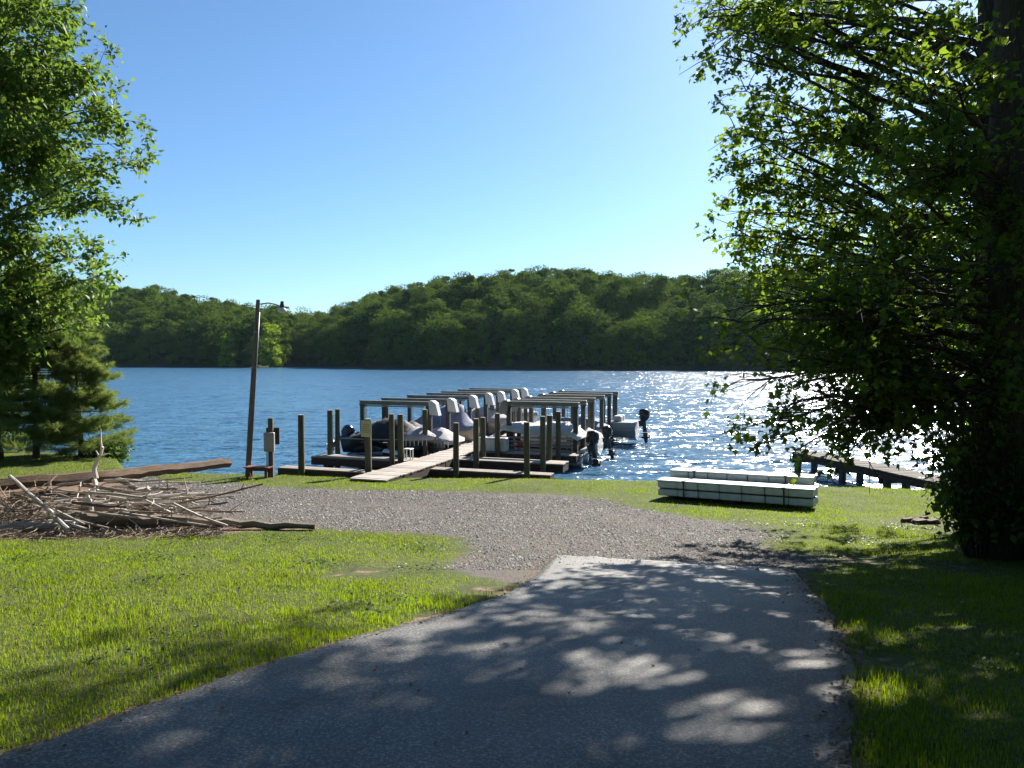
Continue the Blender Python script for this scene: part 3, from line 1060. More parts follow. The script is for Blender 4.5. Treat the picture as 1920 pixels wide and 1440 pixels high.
for yy in np.arange(3.38, 17.6, .146):
    o = link('plank', pm, None, wk, (.10 + rng.normal(0, .01), yy, DZ + rng.normal(0, .003)))
    o.rotation_euler = (0, 0, rng.normal(0, .004))


def finger(x0, x1, y, wdt, z=DZ, name='finger_pier', fm_='fascia'):
    mb = MB()
    L = x1 - x0
    cx_ = (x0 + x1) / 2
    for sy in (-1, 1):
        mb.box((cx_, y + sy * (wdt / 2 - .025), z - .15), (L, .05, .22))
    for ex in (x0 + .024, x1 - .024):
        mb.box((ex, y, z - .15), (.046, wdt - .104, .22))
    for ex in np.linspace(x0 + .5, x1 - .5, 3):
        mb.box((ex, y, z - .31), (.12, wdt * .9, .10))
    f = mb.build(name, M[fm_], dock)
    n = max(2, int(round(wdt / .15)))
    pw = wdt / n
    me_ = plank(('f', round(L, 2), round(pw, 3)), (L + .02, pw - .008, .035), M['deck'])
    for i in range(n):
        link('plank', me_, None, f, (cx_ + rng.normal(0, .006), y - wdt / 2 + pw * (i + .5), z - .02 + rng.normal(0, .002)))
    return f


finger(-3.80, -.42, 1.28, .42, .44, fm_='beam_dark')
finger(-3.95, -.42, 3.40, .78)
finger(-3.95, -.42, 7.75, .62)
finger(-3.95, -.42, 11.6, .62)
finger(-3.95, -.42, 15.2, .62)
finger(.62, 4.25, 2.42, .40, .44, fm_='fascia')
finger(.62, 4.20, 4.25, .70)
finger(.62, 4.18, 6.10, .60)
finger(.62, 4.05, 8.30, .60)
finger(.62, 4.0, 10.6, .60)
finger(.62, 4.0, 12.9, .60)
finger(.62, 4.0, 15.2, .60)

# pilings: (v, u, top)
pil = [(-2.88, .92, 2.03), (-.70, .96, 1.97), (-3.62, 3.62, 1.96), (-3.56, 3.95, 1.97), (-.98, 2.92, 1.95), (-.74, 3.02, 1.94),
       (1.48, 2.10, 1.82), (3.62, 2.10, 1.90), (1.46, 3.78, 1.80), (1.35, 4.72, 1.76), (3.62, 3.78, 1.93), (3.54, 4.72, 1.88), (1.50, 5.68, 1.82), (3.60, 5.68, 1.93),
       (3.56, 7.92, 1.97), (1.30, 7.92, 1.90), (-.80, 4.95, 1.95), (-3.5, 7.3, 1.98), (-.98, 8.15, 1.95), (-.9, 10.1, 1.97), (-.95, 12.0, 1.9), (1.1, 10.2, 1.95), (3.7, 10.2, 2.0), (1.2, 12.5, 1.95), (3.8, 12.5, 2.0), (3.85, 14.9, 2.02), (-3.6, 11.2, 1.95)]
for i, (v_, u_, zt) in enumerate(pil):
    mb = MB()
    lean = rng.normal(0, .012, 2)
    rr = .088 * rng.uniform(.92, 1.08)
    n = 10
    mb.tube([(v_, u_, -1.2), (v_ + lean[0] * .4, u_ + lean[1] * .4, .4), (v_ + lean[0], u_ + lean[1], zt - .012), (v_ + lean[0], u_ + lean[1], zt)], [rr * 1.08, rr * 1.04, rr, rr * .93], n)
    o = autosmooth(mb.build('piling', M['piling'], dock))
    tp_ = MB().tube([(v_ + lean[0], u_ + lean[1], zt), (v_ + lean[0], u_ + lean[1], zt + .006)], [rr * .9, rr * .88], n).build('piling_cap', M['piling_top'], o)
    if i == 1:
        sg = MB().cbox((v_ - .0, u_ - .12, zt - .26), (.33, .022, .47), .008).build('sign_board', M['sign_cream'], o)
        pr = MB()
        for k, wl in enumerate((.20, .25, .23, .25, .16)):
            pr.box((v_ - .005, u_ - .1335, zt - .14 - k * .055), (wl, .004, .018))
        pr.build('print', M['sign_print'], sg)
        tag(sg, 'cream notice board with lines of olive print')


# boat lifts: a beam along each side of a slip on two posts, drive under a white cover
def lift(x0, x1, y, z, label, cover_end, white=True):
    t = thing('boat_lift', label, 'boat lift', dw((x0 + x1) / 2, y, 0), DOCK_A, 'boat lifts over the slips')
    hl = (x1 - x0) / 2
    b_m = MB()
    b_m.cbox((0, 0, z), (2 * hl, .14, .045), .006).cbox((0, 0, z - .11), (2 * hl, .14, .045), .006).box((0, 0, z - .055), (2 * hl - .02, .05, .08))
    b_m.build('beam', M['alu'], t)
    for ex in (-hl + .10, hl - .12):
        mb = MB()
        mb.cbox((ex, .02, z / 2 - .75), (.155, .155, z + 1.2), .014)
        mb.cbox((ex, .02, z - .155), (.19, .17, .03), .004)
        mb.build('post', M['lift_post'], t)
    mb = MB()
    for ex in (-hl + .28, hl - .4):
        mb.tube([(ex, -.03, z - .13), (ex, -.03, .35)], .008, 5)
    mb.build('cable', M['steel'], t)
    mb = MB().tube([(-hl + .2, -.04, z - .17), (hl - .3, -.04, z - .17)], .024, 7)
    mb.build('drive_shaft', M['steel'], t, True)
    ce = hl - .05 if cover_end > 0 else -hl + .05
    mb = MB()
    w2 = .13
    dx = .20 * cover_end
    rings = []
    for s_ in (-1, 1):
        yy = s_ * w2
        rings.append([(ce - .02 * cover_end, yy, z - .42), (ce - .06 * cover_end, yy, z + .02), (ce - .02 * cover_end, yy * .9, z + .06), (ce + .5 * dx, yy * .9, z + .045), (ce + dx * 1.05, yy, z - .03), (ce + dx * 1.6, yy, z - .45)])
    mb.loft(rings)
    mb.build('drive_cover', M['white_plastic'] if white else M['alu'], t)


ordn = ['first', 'second', 'third', 'fourth', 'fifth', 'sixth', 'seventh']
for i, u_ in enumerate((5.55, 7.15, 9.3, 11.15, 12.7, 14.7, 16.2)):
    lift(-3.62, -.80, u_, 2.16, 'left-hand boat lift beam with white drive cover, %s from the shore' % ordn[i], 1)
for i, u_ in enumerate((6.75, 7.95, 9.5, 11.4, 13.1, 14.7)):
    lift(1.45, 4.05, u_, 2.16, 'right-hand galvanised boat lift beam, %s from the shore' % ordn[i], -1, False)


# ------------------------------------------------------------------ boats (local frame: bow towards +x)
def hull(L, B, hgt, m_, t, z0=.0, deadrise=.18, transom=.92, name='hull'):
    rings = []
    for f in np.linspace(0, 1, 9):
        x = -L / 2 + L * f
        wdt = B / 2 * (transom + (1 - transom) * min(1, f * 3)) * (1 - max(0, (f - .5) / .5) ** 2.3 * .96)
        ch = wdt * (.82 - .25 * max(0, f - .5))
        sheer = hgt + .16 * max(0, f - .35) ** 1.6
        keel = z0 + max(0, (f - .62) / .38) ** 2.2 * (hgt * .75)
        chz = keel + deadrise * (1 - max(0, f - .7))
        chz = min(chz, sheer - .08)
        rings.append([(x, -wdt, sheer), (x, -wdt * .99, (sheer + chz) / 2 + .03), (x, -ch, chz), (x, 0, keel), (x, ch, chz), (x, wdt * .99, (sheer + chz) / 2 + .03), (x, wdt, sheer)])
    o = MB().loft(rings, True, True).build(name, m_, t)
    autosmooth(o, 35)
    rb = MB()
    for s_ in (0, 6):
        rb.tube([(r_[s_][0], r_[s_][1] * 1.01, r_[s_][2] - .02) for r_ in rings], .022, 5)
    rb.build('rub_rail', M['steel'], t)
    return rings


def canvas(pts_, m_, t, name='cover', wr=.02, seed=0, nseg=28):
    """pts_: (x, half width, edge z, ridge z); taut fabric with sag between supports"""
    r = np.random.default_rng(seed)
    xsn = np.linspace(pts_[0][0], pts_[-1][0], nseg)
    cols = [np.interp(xsn, [p[0] for p in pts_], [p[k] for p in pts_]) for k in (1, 2, 3)]
    rings = []
    for i, x in enumerate(xsn):
        w_, ez, rz_ = cols[0][i], cols[1][i], cols[2][i]
        ring = [(x, -w_ * 1.01, ez - .12)]
        for a_ in np.linspace(-1, 1, 11):
            zz_ = ez + (rz_ - ez) * (1 - abs(a_) ** 1.5) + wr * r.normal() * (1 - abs(a_)) - wr * .8 * math.sin(a_ * 9 + i)
            ring.append((x + r.normal() * .01, w_ * a_, zz_))
        ring.append((x, w_ * 1.01, ez - .12))
        rings.append(ring)
    o = MB().loft(rings, True, True, False).build(name, m_, t, True)
    return o


def outboard(t, x, z, s=1.0, m_='cowl_black', tilt=0.0, y=0.0):
    e = bpy.data.objects.new('outboard_motor', None)
    # cowl carries the rest as sub-parts
    def ring(cx__, cz, lx, ly, n=12):
        return [(cx__ + lx * math.copysign(abs(math.cos(a_)) ** .7, math.cos(a_)), ly * math.copysign(abs(math.sin(a_)) ** .7, math.sin(a_)), cz) for a_ in np.linspace(0, 2 * math.pi, n, endpoint=False)]
    bpy.data.objects.remove(e)
    mb = MB().loft([ring(0, -.02, .13, .10), ring(-.01, .06, .20, .14), ring(-.02, .22, .24, .165), ring(-.02, .36, .23, .16), ring(.0, .46, .17, .13), ring(.02, .49, .09, .07)])
    cw = autosmooth(mb.build('outboard_motor', M[m_], t), 50)
    ms = MB().loft([ring(.02, -.03, .10, .075, 8), ring(.0, -.30, .085, .055, 8), ring(-.02, -.52, .09, .04, 8)])
    ms.loft([ring(-.06, -.535, .20, .11, 8), ring(-.06, -.555, .20, .11, 8)])
    ms.loft([ring(-.02, -.56, .10, .035, 8), ring(-.03, -.78, .09, .03, 8), ring(-.05, -.98, .06, .012, 8)])
    autosmooth(ms.build('midsection', M['metal_dark'], cw))
    gb = MB().tube([(.17, 0, -.74), (.10, 0, -.74), (-.12, 0, -.74), (-.20, 0, -.74)], [.01, .055, .06, .04], 8)
    for k in range(3):
        a_ = k * 2.094
        gb.box((-.21, .09 * math.cos(a_), -.74 + .09 * math.sin(a_)), (.02, .09, .14), rx=a_ + .6)
    gb.build('propeller', M['metal_dark'], cw)
    MB().cbox((.16, 0, -.14), (.14, .16, .26), .02).build('bracket', M['metal_dark'], cw)
    cw.location = (x, y, z)
    cw.rotation_euler = (0, tilt, 0)
    cw.scale = (s, s, s)
    return cw


def boat(label, v0, v1, u_, bow_right, z=0.0):
    L = v1 - v0
    t = thing('motor_boat', label, 'boat', dw((v0 + v1) / 2, u_, z), DOCK_A + (0 if bow_right else math.pi))
    return t, L


# near left: runabout on its lift under a tall black cover, stern and tilted outboard outwards
t, L = boat('runabout on its lift under a tall black cover, tilted navy outboard at its stern', -3.75, -.50, 5.15, True, .22)
hull(L, 1.45, .74, M['gelcoat_dark'], t, .05)
canvas([(-L / 2 + .02, .62, .70, .76), (-L / 2 + .5, .70, .74, .90), (-.75, .73, .80, 1.22), (-.35, .73, .84, 1.36), (.15, .72, .84, 1.40), (.55, .68, .84, 1.30), (.75, .64, .84, 1.16)], M['canvas_black'], t, wr=.03, seed=2)
canvas([(.74, .65, .84, 1.14), (1.0, .60, .84, 1.12), (1.3, .44, .84, 1.02), (L / 2 - .04, .12, .82, .86)], M['canvas_grey'], t, 'bow_cover', .014, 22, 14)
mb = MB()
for k in range(7):
    mb.box((.70 + k * .12, -.70 + .062 * k, .66), (.022, .012, .24), rz=.45)
mb.build('strap', M['white_plastic'], t)
outboard(t, -L / 2 - .28, .74, .9, 'cowl_navy', .85)
t = thing('jet_ski', 'black jet ski with a pale pointed nose beside the second finger pier', 'jet ski', dw(-2.1, 4.12, 0), DOCK_A)
rings = []
for f in np.linspace(0, 1, 9):
    w_ = .36 * (1 - max(0, (f - .45) / .55) ** 2.2 * .93)
    zt_ = .52 + .12 * math.sin(math.pi * min(1, f * 1.1)) - .10 * max(0, f - .6)
    kz = .02 + .34 * max(0, (f - .6) / .4) ** 2
    rings.append([(-1.05 + 2.1 * f, -w_, zt_ - .08), (-1.05 + 2.1 * f, -w_ * .8, kz + .10), (-1.05 + 2.1 * f, 0, kz), (-1.05 + 2.1 * f, w_ * .8, kz + .10), (-1.05 + 2.1 * f, w_, zt_ - .08), (-1.05 + 2.1 * f, w_ * .5, zt_), (-1.05 + 2.1 * f, -w_ * .5, zt_)])
autosmooth(MB().loft(rings).build('hull', M['gelcoat_dark'], t), 40)
rings = [[(x_, -h_, z_ - .04), (x_, -h_ * .5, z_ + .035), (x_, h_ * .5, z_ + .035), (x_, h_, z_ - .04)] for x_, h_, z_ in ((.25, .26, .66), (.55, .25, .62), (.85, .15, .54), (1.08, .03, .47))]
autosmooth(MB().loft(rings).build('nose', M['gelcoat'], t), 40)
autosmooth(MB().loft([[(x_, -.14, z_ - .1), (x_, -.12, z_), (x_, .12, z_), (x_, .14, z_ - .1)] for x_, z_ in ((-.85, .70), (-.5, .78), (-.1, .74), (.1, .68))]).build('seat', M['canvas_black'], t), 40)
MB().tube([(.2, -.30, .92), (.3, 0, .90), (.2, .30, .92)], .018, 6).tube([(.3, 0, .9), (.42, 0, .62)], .04, 6).build('handlebar', M['metal_dark'], t)
mb = MB()
mb.box((-.45, -.372, .40), (.9, .012, .05))
mb.build('hull_stripe', M['gelcoat'], t)
# second left: pontoon with black cover and a pale grey bow canopy
t, L = boat('pontoon boat under a black cover with pale grey bow cover', -3.4, -.35, 6.6, True)
for s_ in (-1, 1):
    mb = MB().tube([(-L / 2, s_ * .55, .12), (L / 2 - .5, s_ * .55, .12), (L / 2 - .15, s_ * .55, .20), (L / 2, s_ * .55, .30)], [.20, .20, .16, .02], 10)
    mb.build('pontoon', M['steel'], t, True)
MB().cbox((0, 0, .36), (L, 1.55, .09), .02).build('deck', M['gelcoat_grey'], t)
mb = MB()
for s_ in (-1, 1):
    for k in range(7):
        mb.box((-L / 2 + .25 + k * (L - .5) / 6, s_ * .74, .64), (.03, .03, .46))
    mb.box((0, s_ * .74, .62), (L - .4, .015, .40))
mb.build('fence', M['gelcoat_grey'], t)
canvas([(-L / 2, .78, .86, .95), (-.9, .80, .88, 1.30), (-.1, .80, .90, 1.36), (.35, .80, .88, 1.12), (.5, .80, .86, 1.02)], M['canvas_black'], t, wr=.02, seed=3)
canvas([(.5, .79, .86, 1.03), (.75, .80, .87, 1.20), (1.05, .78, .84, 1.16), (L / 2 + .02, .70, .78, .88)], M['canvas_grey'], t, 'bow_cover', .012, 4, 14)
mb = MB()
for k in range(8):
    mb.box((.62 + k * .13, -.80, .68), (.02, .012, .22))
mb.build('strap', M['white_plastic'], t)
# third left: cruiser with slate blue canvas
t, L = boat('tan hulled cuddy boat under an upright slate blue canopy', -3.1, -.2, 8.5, True)
hull(L, 1.5, .95, M['gelcoat_tan'], t, .15)
canvas([(-L / 2 + .05, .70, 1.02, 1.20), (-.7, .74, 1.05, 1.55), (.3, .74, 1.06, 1.95), (.75, .72, 1.06, 1.90), (1.05, .62, 1.06, 1.30), (L / 2 - .2, .22, 1.10, 1.18)], M['canvas_blue'], t, wr=.012, seed=6)
# fourth left: white covered runabout, bow to the walkway
t, L = boat('tan hulled runabout under a pointed whitish cover, far left row', -3.0, .05, 12.0, True)
hull(L, 1.6, .95, M['gelcoat_tan'], t, .2)
canvas([(-L / 2 + .05, .76, 1.02, 1.2), (-.4, .8, 1.06, 1.42), (.2, .80, 1.06, 1.62), (.6, .74, 1.06, 1.42), (1.1, .46, 1.10, 1.22), (L / 2 - .03, .05, 1.14, 1.16)], M['canvas_grey'], t, wr=.014, seed=7)
t, L = boat('runabout under a light grey cover at the far end of the left row', -3.0, .1, 15.6, True)
hull(L, 1.5, .9, M['gelcoat'], t, .2)
canvas([(-L / 2 + .05, .72, .98, 1.15), (.0, .76, 1.02, 1.5), (.6, .70, 1.02, 1.36), (1.1, .44, 1.06, 1.2), (L / 2 - .03, .05, 1.1, 1.12)], M['canvas_grey'], t, wr=.014, seed=8)

# right row, near: pontoon boat with a sagging white canvas
t, L = boat('pontoon boat draped with a sagging white cover, black outboard at its outer end', 1.0, 4.15, 7.25, False)
for s_ in (-1, 1):
    MB().tube([(-L / 2, s_ * .5, .14), (L / 2 - .5, s_ * .5, .14), (L / 2 - .15, s_ * .5, .22), (L / 2, s_ * .5, .32)], [.19, .19, .15, .02], 10).build('pontoon', M['steel'], t, True)
MB().cbox((0, 0, .38), (L, 1.45, .10), .02).build('deck', M['gelcoat_dark'], t)
mb = MB()
for s_ in (-1, 1):
    for zz_ in (.52, .66, .80, .94):
        mb.cbox((0, s_ * .70, zz_), (L - .5, .03, .05), .005)
    for k in range(6):
        mb.box((-L / 2 + .3 + k * (L - .6) / 5, s_ * .70, .72), (.035, .025, .62))
mb.build('fence', M['gelcoat_grey'], t)
MB().cbox((.55, .74, .72), (.22, .03, .14), .01).build('fender', M['red'], t)
canvas([(-L / 2 + .1, .74, 1.02, 1.20), (-1.1, .77, 1.22, 1.40), (-.6, .77, 1.20, 1.46), (.1, .77, 1.16, 1.34), (.7, .77, 1.24, 1.42), (1.2, .72, 1.30, 1.40), (L / 2 + .02, .55, .98, 1.06)], M['canvas_white'], t, wr=.02, seed=9)
outboard(t, -L / 2 - .28, .72, .95, 'cowl_black', .12)
mb = MB().cbox((-L / 2 - .02, 0, .52), (.20, 1.0, .10), .02)
mb.build('motor_pod', M['gelcoat'], t)
# right second: runabout with white and black cover
t, L = boat('low boat under a rounded black and white cover in the right row', 1.2, 4.35, 9.0, False)
hull(L, 1.3, .75, M['gelcoat'], t, .1)
canvas([(-L / 2 + .02, .58, .80, .92), (-1.0, .62, .84, 1.16), (-.4, .64, .86, 1.30), (.4, .62, .86, 1.30), (1.1, .4, .9, 1.05), (L / 2 - .05, .05, .94, .96)], M['canvas_white'], t, wr=.014, seed=10)
MB().cbox((-.7, .635, .72), (1.7, .02, .16), .006).build('hull_band', M['gelcoat_dark'], t)
outboard(t, -L / 2 - .26, .78, .85, 'cowl_black', .2)
# right far: grey aluminium boat
t, L = boat('grey aluminium boat with a black outboard at the far right slip', 1.6, 5.0, 14.0, False)
hull(L, 1.5, .95, M['gelcoat_grey'], t, .12, transom=.97)
mb = MB()
for s_ in (-1, 1):
    for zz_ in (.62, .76):
        mb.box((-.5, s_ * .755, zz_), (L * .6, .02, .03))
mb.build('hull_rib', M['gelcoat_grey'], t)
mb = MB().cbox((-.9, .25, 1.06), (.35, .4, .25), .04).cbox((-.9, -.35, 1.06), (.35, .4, .25), .04)
mb.build('seat', M['canvas_white'], t)
outboard(t, -L / 2 - .28, 1.0, 1.0, 'cowl_black', .05)
t, L = boat('boat with a low pale cover resting in the last right-hand lift', 1.2, 4.1, 11.9, False)
hull(L, 1.3, .8, M['gelcoat_grey'], t, .15)
canvas([(-L / 2 + .02, .6, .85, .95), (-.5, .64, .9, 1.22), (.5, .6, .9, 1.2), (1.0, .4, .95, 1.05), (L / 2 - .05, .05, 1, 1.02)], M['canvas_blue'], t, wr=.014, seed=12)

# things on the dock
t = thing('dock_box', 'white storage box with a sloped lid on the dock', 'storage box', dw(1.25, 6.05, DZ + .002), DOCK_A)
MB().cbox((0, 0, .22), (.95, .42, .42), .02).build('body', M['white_plastic'], t)
MB().cbox((0, 0, .455), (1.0, .46, .045), .015).build('lid', M['white_plastic'], t)
mb = MB()
for k in range(6): mb.box((-.38 + k * .15, -.214, .22), (.03, .012, .34))
mb.build('rib', M['white_plastic'], t)
t = thing('step_stool', 'small pale frame stool on the second finger pier', 'stool', dw(-.62, 3.30, DZ), DOCK_A)
MB().cbox((0, 0, .34), (.26, .24, .03), .006).build('seat', M['white_plastic'], t)
for sx in (-.11, .11):
    for sy in (-.09, .09):
        MB().cbox((sx, sy, .164), (.03, .03, .326), .004).build('leg', M['white_plastic'], t)
# ------------------------------------------------------------------ lamp pole, meter post, bench
pb = at(464, 888, 19.5)
pb[2] = gz(pb[0], pb[1])
ptop = at(484, 562, pb[1] - .1)
t = thing('lamp_pole', 'leaning wooden utility pole with a curved lamp arm beside the bench', 'lamp pole', tuple(pb))
pt = ptop - pb
mb = MB().tube([(0, 0, -.3), tuple(pt * .33), tuple(pt * .66), tuple(pt - np.array([0, 0, .01])), tuple(pt)], [.082, .074, .064, .052, .05], 12)
autosmooth(mb.build('pole', M['pole'], t))
mb = MB().tube([tuple(np.array([.088, -.02, .1])), tuple(pt * .33 + np.array([.082, -.02, 0])), tuple(pt * .66 + np.array([.072, -.02, 0])), tuple(pt * .93 + np.array([.062, -.02, 0]))], .013, 6)
mb.build('conduit', M['steel'], t, True)
mb = MB()
for f in (.18, .4, .62, .82):
    q = pt * f
    mb.tube([tuple(q + np.array([0, 0, -.02])), tuple(q + np.array([0, 0, .02]))], [.084 - .030 * f] * 2, 10)
mb.build('strap', M['steel'], t)
a0 = pt + np.array([.06, -.02, -.12])
mb = MB().tube([tuple(a0), tuple(a0 + np.array([.22, 0, .03])), tuple(a0 + np.array([.42, 0, -.01])), tuple(a0 + np.array([.56, 0, -.06]))], .017, 7)
mb.build('lamp_arm', M['metal_dark'], t, True)
lc = a0 + np.array([.60, 0, -.05])


def lathe(mb, c, prof, n=14):
    return mb.loft([[(c[0] + r_ * math.cos(2 * math.pi * k / n), c[1] + r_ * math.sin(2 * math.pi * k / n), c[2] + z_) for k in range(n)] for r_, z_ in prof])


hd = autosmooth(lathe(MB(), lc, [(.02, .13), (.045, .12), (.05, .06), (.065, .03), (.07, -.03), (.05, -.05)]).build('lamp_head', M['metal_dark'], t))
lathe(MB(), lc, [(.06, -.045), (.10, -.08), (.125, -.14), (.115, -.165), (.05, -.18)]).build('lamp_bowl', M['glass_lamp'], hd, True)

mbp = at(509, 890, 19.35)
mbp[2] = gz(mbp[0], mbp[1])
t = thing('meter_post', 'dark post carrying a grey electrical box beside the lamp pole', 'meter post', tuple(mbp))
s_ = mbp[1] / FPX
MB().cbox((0, 0, .79), (.13, .13, 1.66), .012).build('post', M['pole'], t)
bx = MB().cbox((-.005, -.125, .98), (.28, .11, .52), .015).build('electrical_box', M['grey_paint'], t)
MB().cbox((-.005, -.19, .97), (.23, .012, .40), .005).build('box_door', M['grey_paint'], bx)
MB().cbox((.02, .10, 1.12), (.36, .05, .46), .008).build('back_board', M['beam_dark'], t)
MB().tube([(-.08, -.10, .72), (-.08, -.10, -.1)], .02, 6).build('conduit', M['steel'], t)

bp = at(485, 892, 19.2)
t = thing('bench', 'small reddish brown wooden bench between lamp pole and meter post', 'bench', (bp[0], bp[1], gz(bp[0], bp[1])), -.12)
st_ = MB()
for k in (-1, 0, 1): pass
for k in range(3):
    MB().cbox((0, -.11 + .11 * k, .30), (.72, .104, .035), .006).build('seat_board', M['bench'], t)
MB().cbox((0, -.12, .245), (.60, .03, .07), .004).cbox((0, .12, .245), (.60, .03, .07), .004).build('apron', M['bench'], t)
for sx in (-.26, .26):
    for sy in (-.10, .10):
        MB().cbox((sx, sy, .13), (.075, .05, .30), .006).build('leg', M['bench'], t)

# ------------------------------------------------------------------ stacks of white float panels
s0 = gp(1232, 934)
s1 = gp(1526, 957)
yaw = math.atan2(s1[1] - s0[1], s1[0] - s0[0])
SL = math.hypot(s1[0] - s0[0], s1[1] - s0[1])
zb = min(gz(s0[0], s0[1]), gz(s1[0], s1[1]))


def pstack(label, off, depth, tiers, x0, L, nb_):
    ox = s0[0] - math.sin(yaw) * off + math.cos(yaw) * x0
    oy = s0[1] + math.cos(yaw) * off + math.sin(yaw) * x0
    t = thing('panel_stack', label, 'panel stack', (ox, oy, zb), yaw)
    t.rotation_euler = (0, -math.atan2(gz(s1[0], s1[1]) - gz(s0[0], s0[1]), SL), yaw)
    t.location.z = gz(ox, oy)
    bl = L / nb_
    th = .17
    blk = MB().cbox((0, 0, 0), (bl - .012, depth, th - .035), .014).mesh('panel')
    blk.materials.append(M['white_pvc'])
    lid = MB().cbox((0, 0, 0), (L + .03, depth / 3 - .012, .03), .008).mesh('board')
    lid.materials.append(M['white_pvc'])
    for k in range(tiers):
        for i in range(nb_):
            link('panel', blk, None, t, (bl * (i + .5) + rng.normal(0, .004), depth / 2 + rng.normal(0, .006) + .01 * (tiers - k), .06 + th * (k + .5) - .017))
        if k < tiers - 1:
            MB().box((L / 2, depth / 2 + .03, .06 + th * (k + 1) - .017), (L - .1, depth - .06, .036)).build('spacer', M['lift_post'], t)
    ztop = .06 + th * tiers - .02
    for j in range(3):
        link('board', lid, None, t, (L / 2 + rng.normal(0, .01), depth * (j + .5) / 3, ztop + (.004 if j == 1 else 0)))
    for xf in (.19, .83):
        mb = MB()
        mb.box((L * xf, -.016, ztop / 2 + .03), (.03, .006, ztop - .02)).box((L * xf, depth / 2, ztop + .026), (.03, depth + .04, .006))
        mb.box((L * xf, -.02, ztop + .01), (.06, .03, .04))
        mb.build('strap', M['metal_dark'], t)
    for xf in (.1, .5, .9):
        MB().box((L * xf, depth / 2, .02), (.09, depth * .9, .13)).build('bearer', M['beam_dark'], t)
    return t


pstack('two-tier strapped stack of white float panels, nearer of the pair on the grass', 0, .46, 2, 0, SL, 7)
pstack('three-tier stack of white float panels behind the nearer one at the water', .62, .46, 3, .05, SL * .94, 7)

# ------------------------------------------------------------------ small pier on the right
ra, rb_ = at(1790, 902, 17.3), at(1505, 846, 23.2)
t = thing('small_pier', 'narrow grey plank pier on posts beyond the maple', 'pier', (ra[0], ra[1], 0), math.atan2(rb_[1] - ra[1], rb_[0] - ra[0]))
PLn = math.hypot(rb_[0] - ra[0], rb_[1] - ra[1])
pz = .62
fr = MB()
for sy in (-.36, .36):
    fr.box((PLn / 2 - .6, sy, pz - .13), (PLn + 1.2, .05, .18))
fr.build('stringer', M['beam_dark'], t)
pm_ = MB().cbox((0, 0, 0), (.138, .86, .04), .006).mesh('plank')
pm_.materials.append(M['pier_deck'])
for xx in np.arange(-1.2, PLn, .148):
    o = link('plank', pm_, None, t, (xx, rng.normal(0, .012), pz + rng.normal(0, .003)))
    o.rotation_euler = (0, 0, rng.normal(0, .006))
for xx in (.15, 1.9, 3.7, PLn - .2):
    for sy in (-.30, .30):
        MB().cbox((xx, sy, -.3), (.16, .16, 1.68), .015).build('post', M['lift_post'], t)
    MB().cbox((xx + .12, 0, pz - .28), (.06, .9, .14), .008).build('cross_beam', M['beam_dark'], t)

# ------------------------------------------------------------------ driftwood pile
def logmesh(pts_, r_, n=9, rough=.08, taper=1.0, seed=0, sq=False):
    r = np.random.default_rng(seed + 900)
    P_ = np.array(pts_, float)
    s = np.concatenate([[0], np.cumsum(np.linalg.norm(np.diff(P_, axis=0), axis=1))])
    k = max(5, int(s[-1] / .22))
    tt = np.linspace(0, s[-1], k)
    C = np.stack([np.interp(tt, s, P_[:, i]) for i in range(3)], 1)
    C[1:-1] += r.normal(0, rough * r_ * 1.2, (k - 2, 3))
    mb = MB()
    rad = r_ * np.linspace(1, taper, k) * (1 + r.normal(0, rough, k))
    mb.tube(C, list(rad), n)
    v = np.array(mb.v)
    v += r.normal(0, rough * r_ * .35, v.shape)
    mb.v = [tuple(q) for q in v]
    return mb


def piece(name, label, cat, pts_, r_, m_, group='driftwood heaped beside the gravel', taper=.7, seed=0, knots=0, **kw):
    pts_ = [at(*p) if len(p) == 3 else (gp(p[1], p[2]) + np.array([0, 0, p[3]]) if p[0] == 'g' else np.array(p[1:])) for p in pts_]
    o0 = np.array(pts_[0])
    # local frame: x along the piece, so the grain follows it
    d = np.array(pts_[-1]) - o0
    q = Vector(d).to_track_quat('X', 'Z')
    inv = q.inverted().to_matrix()
    loc_ = [np.array(inv @ Vector(p - o0)) for p in pts_]
    mb = logmesh(loc_, r_, taper=taper, seed=seed, **kw)
    if 'log' not in name and 'beam' not in name:
        rf = np.random.default_rng(seed + 4000)
        a0_, a1_ = np.array(loc_[len(loc_) // 2]), np.array(loc_[-1])
        for q_ in range(int(rf.integers(1, 4))):
            b0_ = a0_ + (a1_ - a0_) * rf.uniform(.1, .9)
            dr_ = np.array([1.0, 0, 0]) * rf.uniform(.3, 1) + rf.normal(0, .6, 3)
            ll_ = rf.uniform(.08, .26)
            mb.tube([b0_, b0_ + dr_ * ll_ * .5 + rf.normal(0, .01, 3), b0_ + dr_ * ll_], [r_ * .5, r_ * .35, r_ * .16], 4)
    o = mb.build(name, M[m_], None, False)
    autosmooth(o, 32)
    o.location = o0
    o.rotation_mode = 'QUATERNION'
    o.rotation_quaternion = q
    tag(o, label, cat, group)
    return o


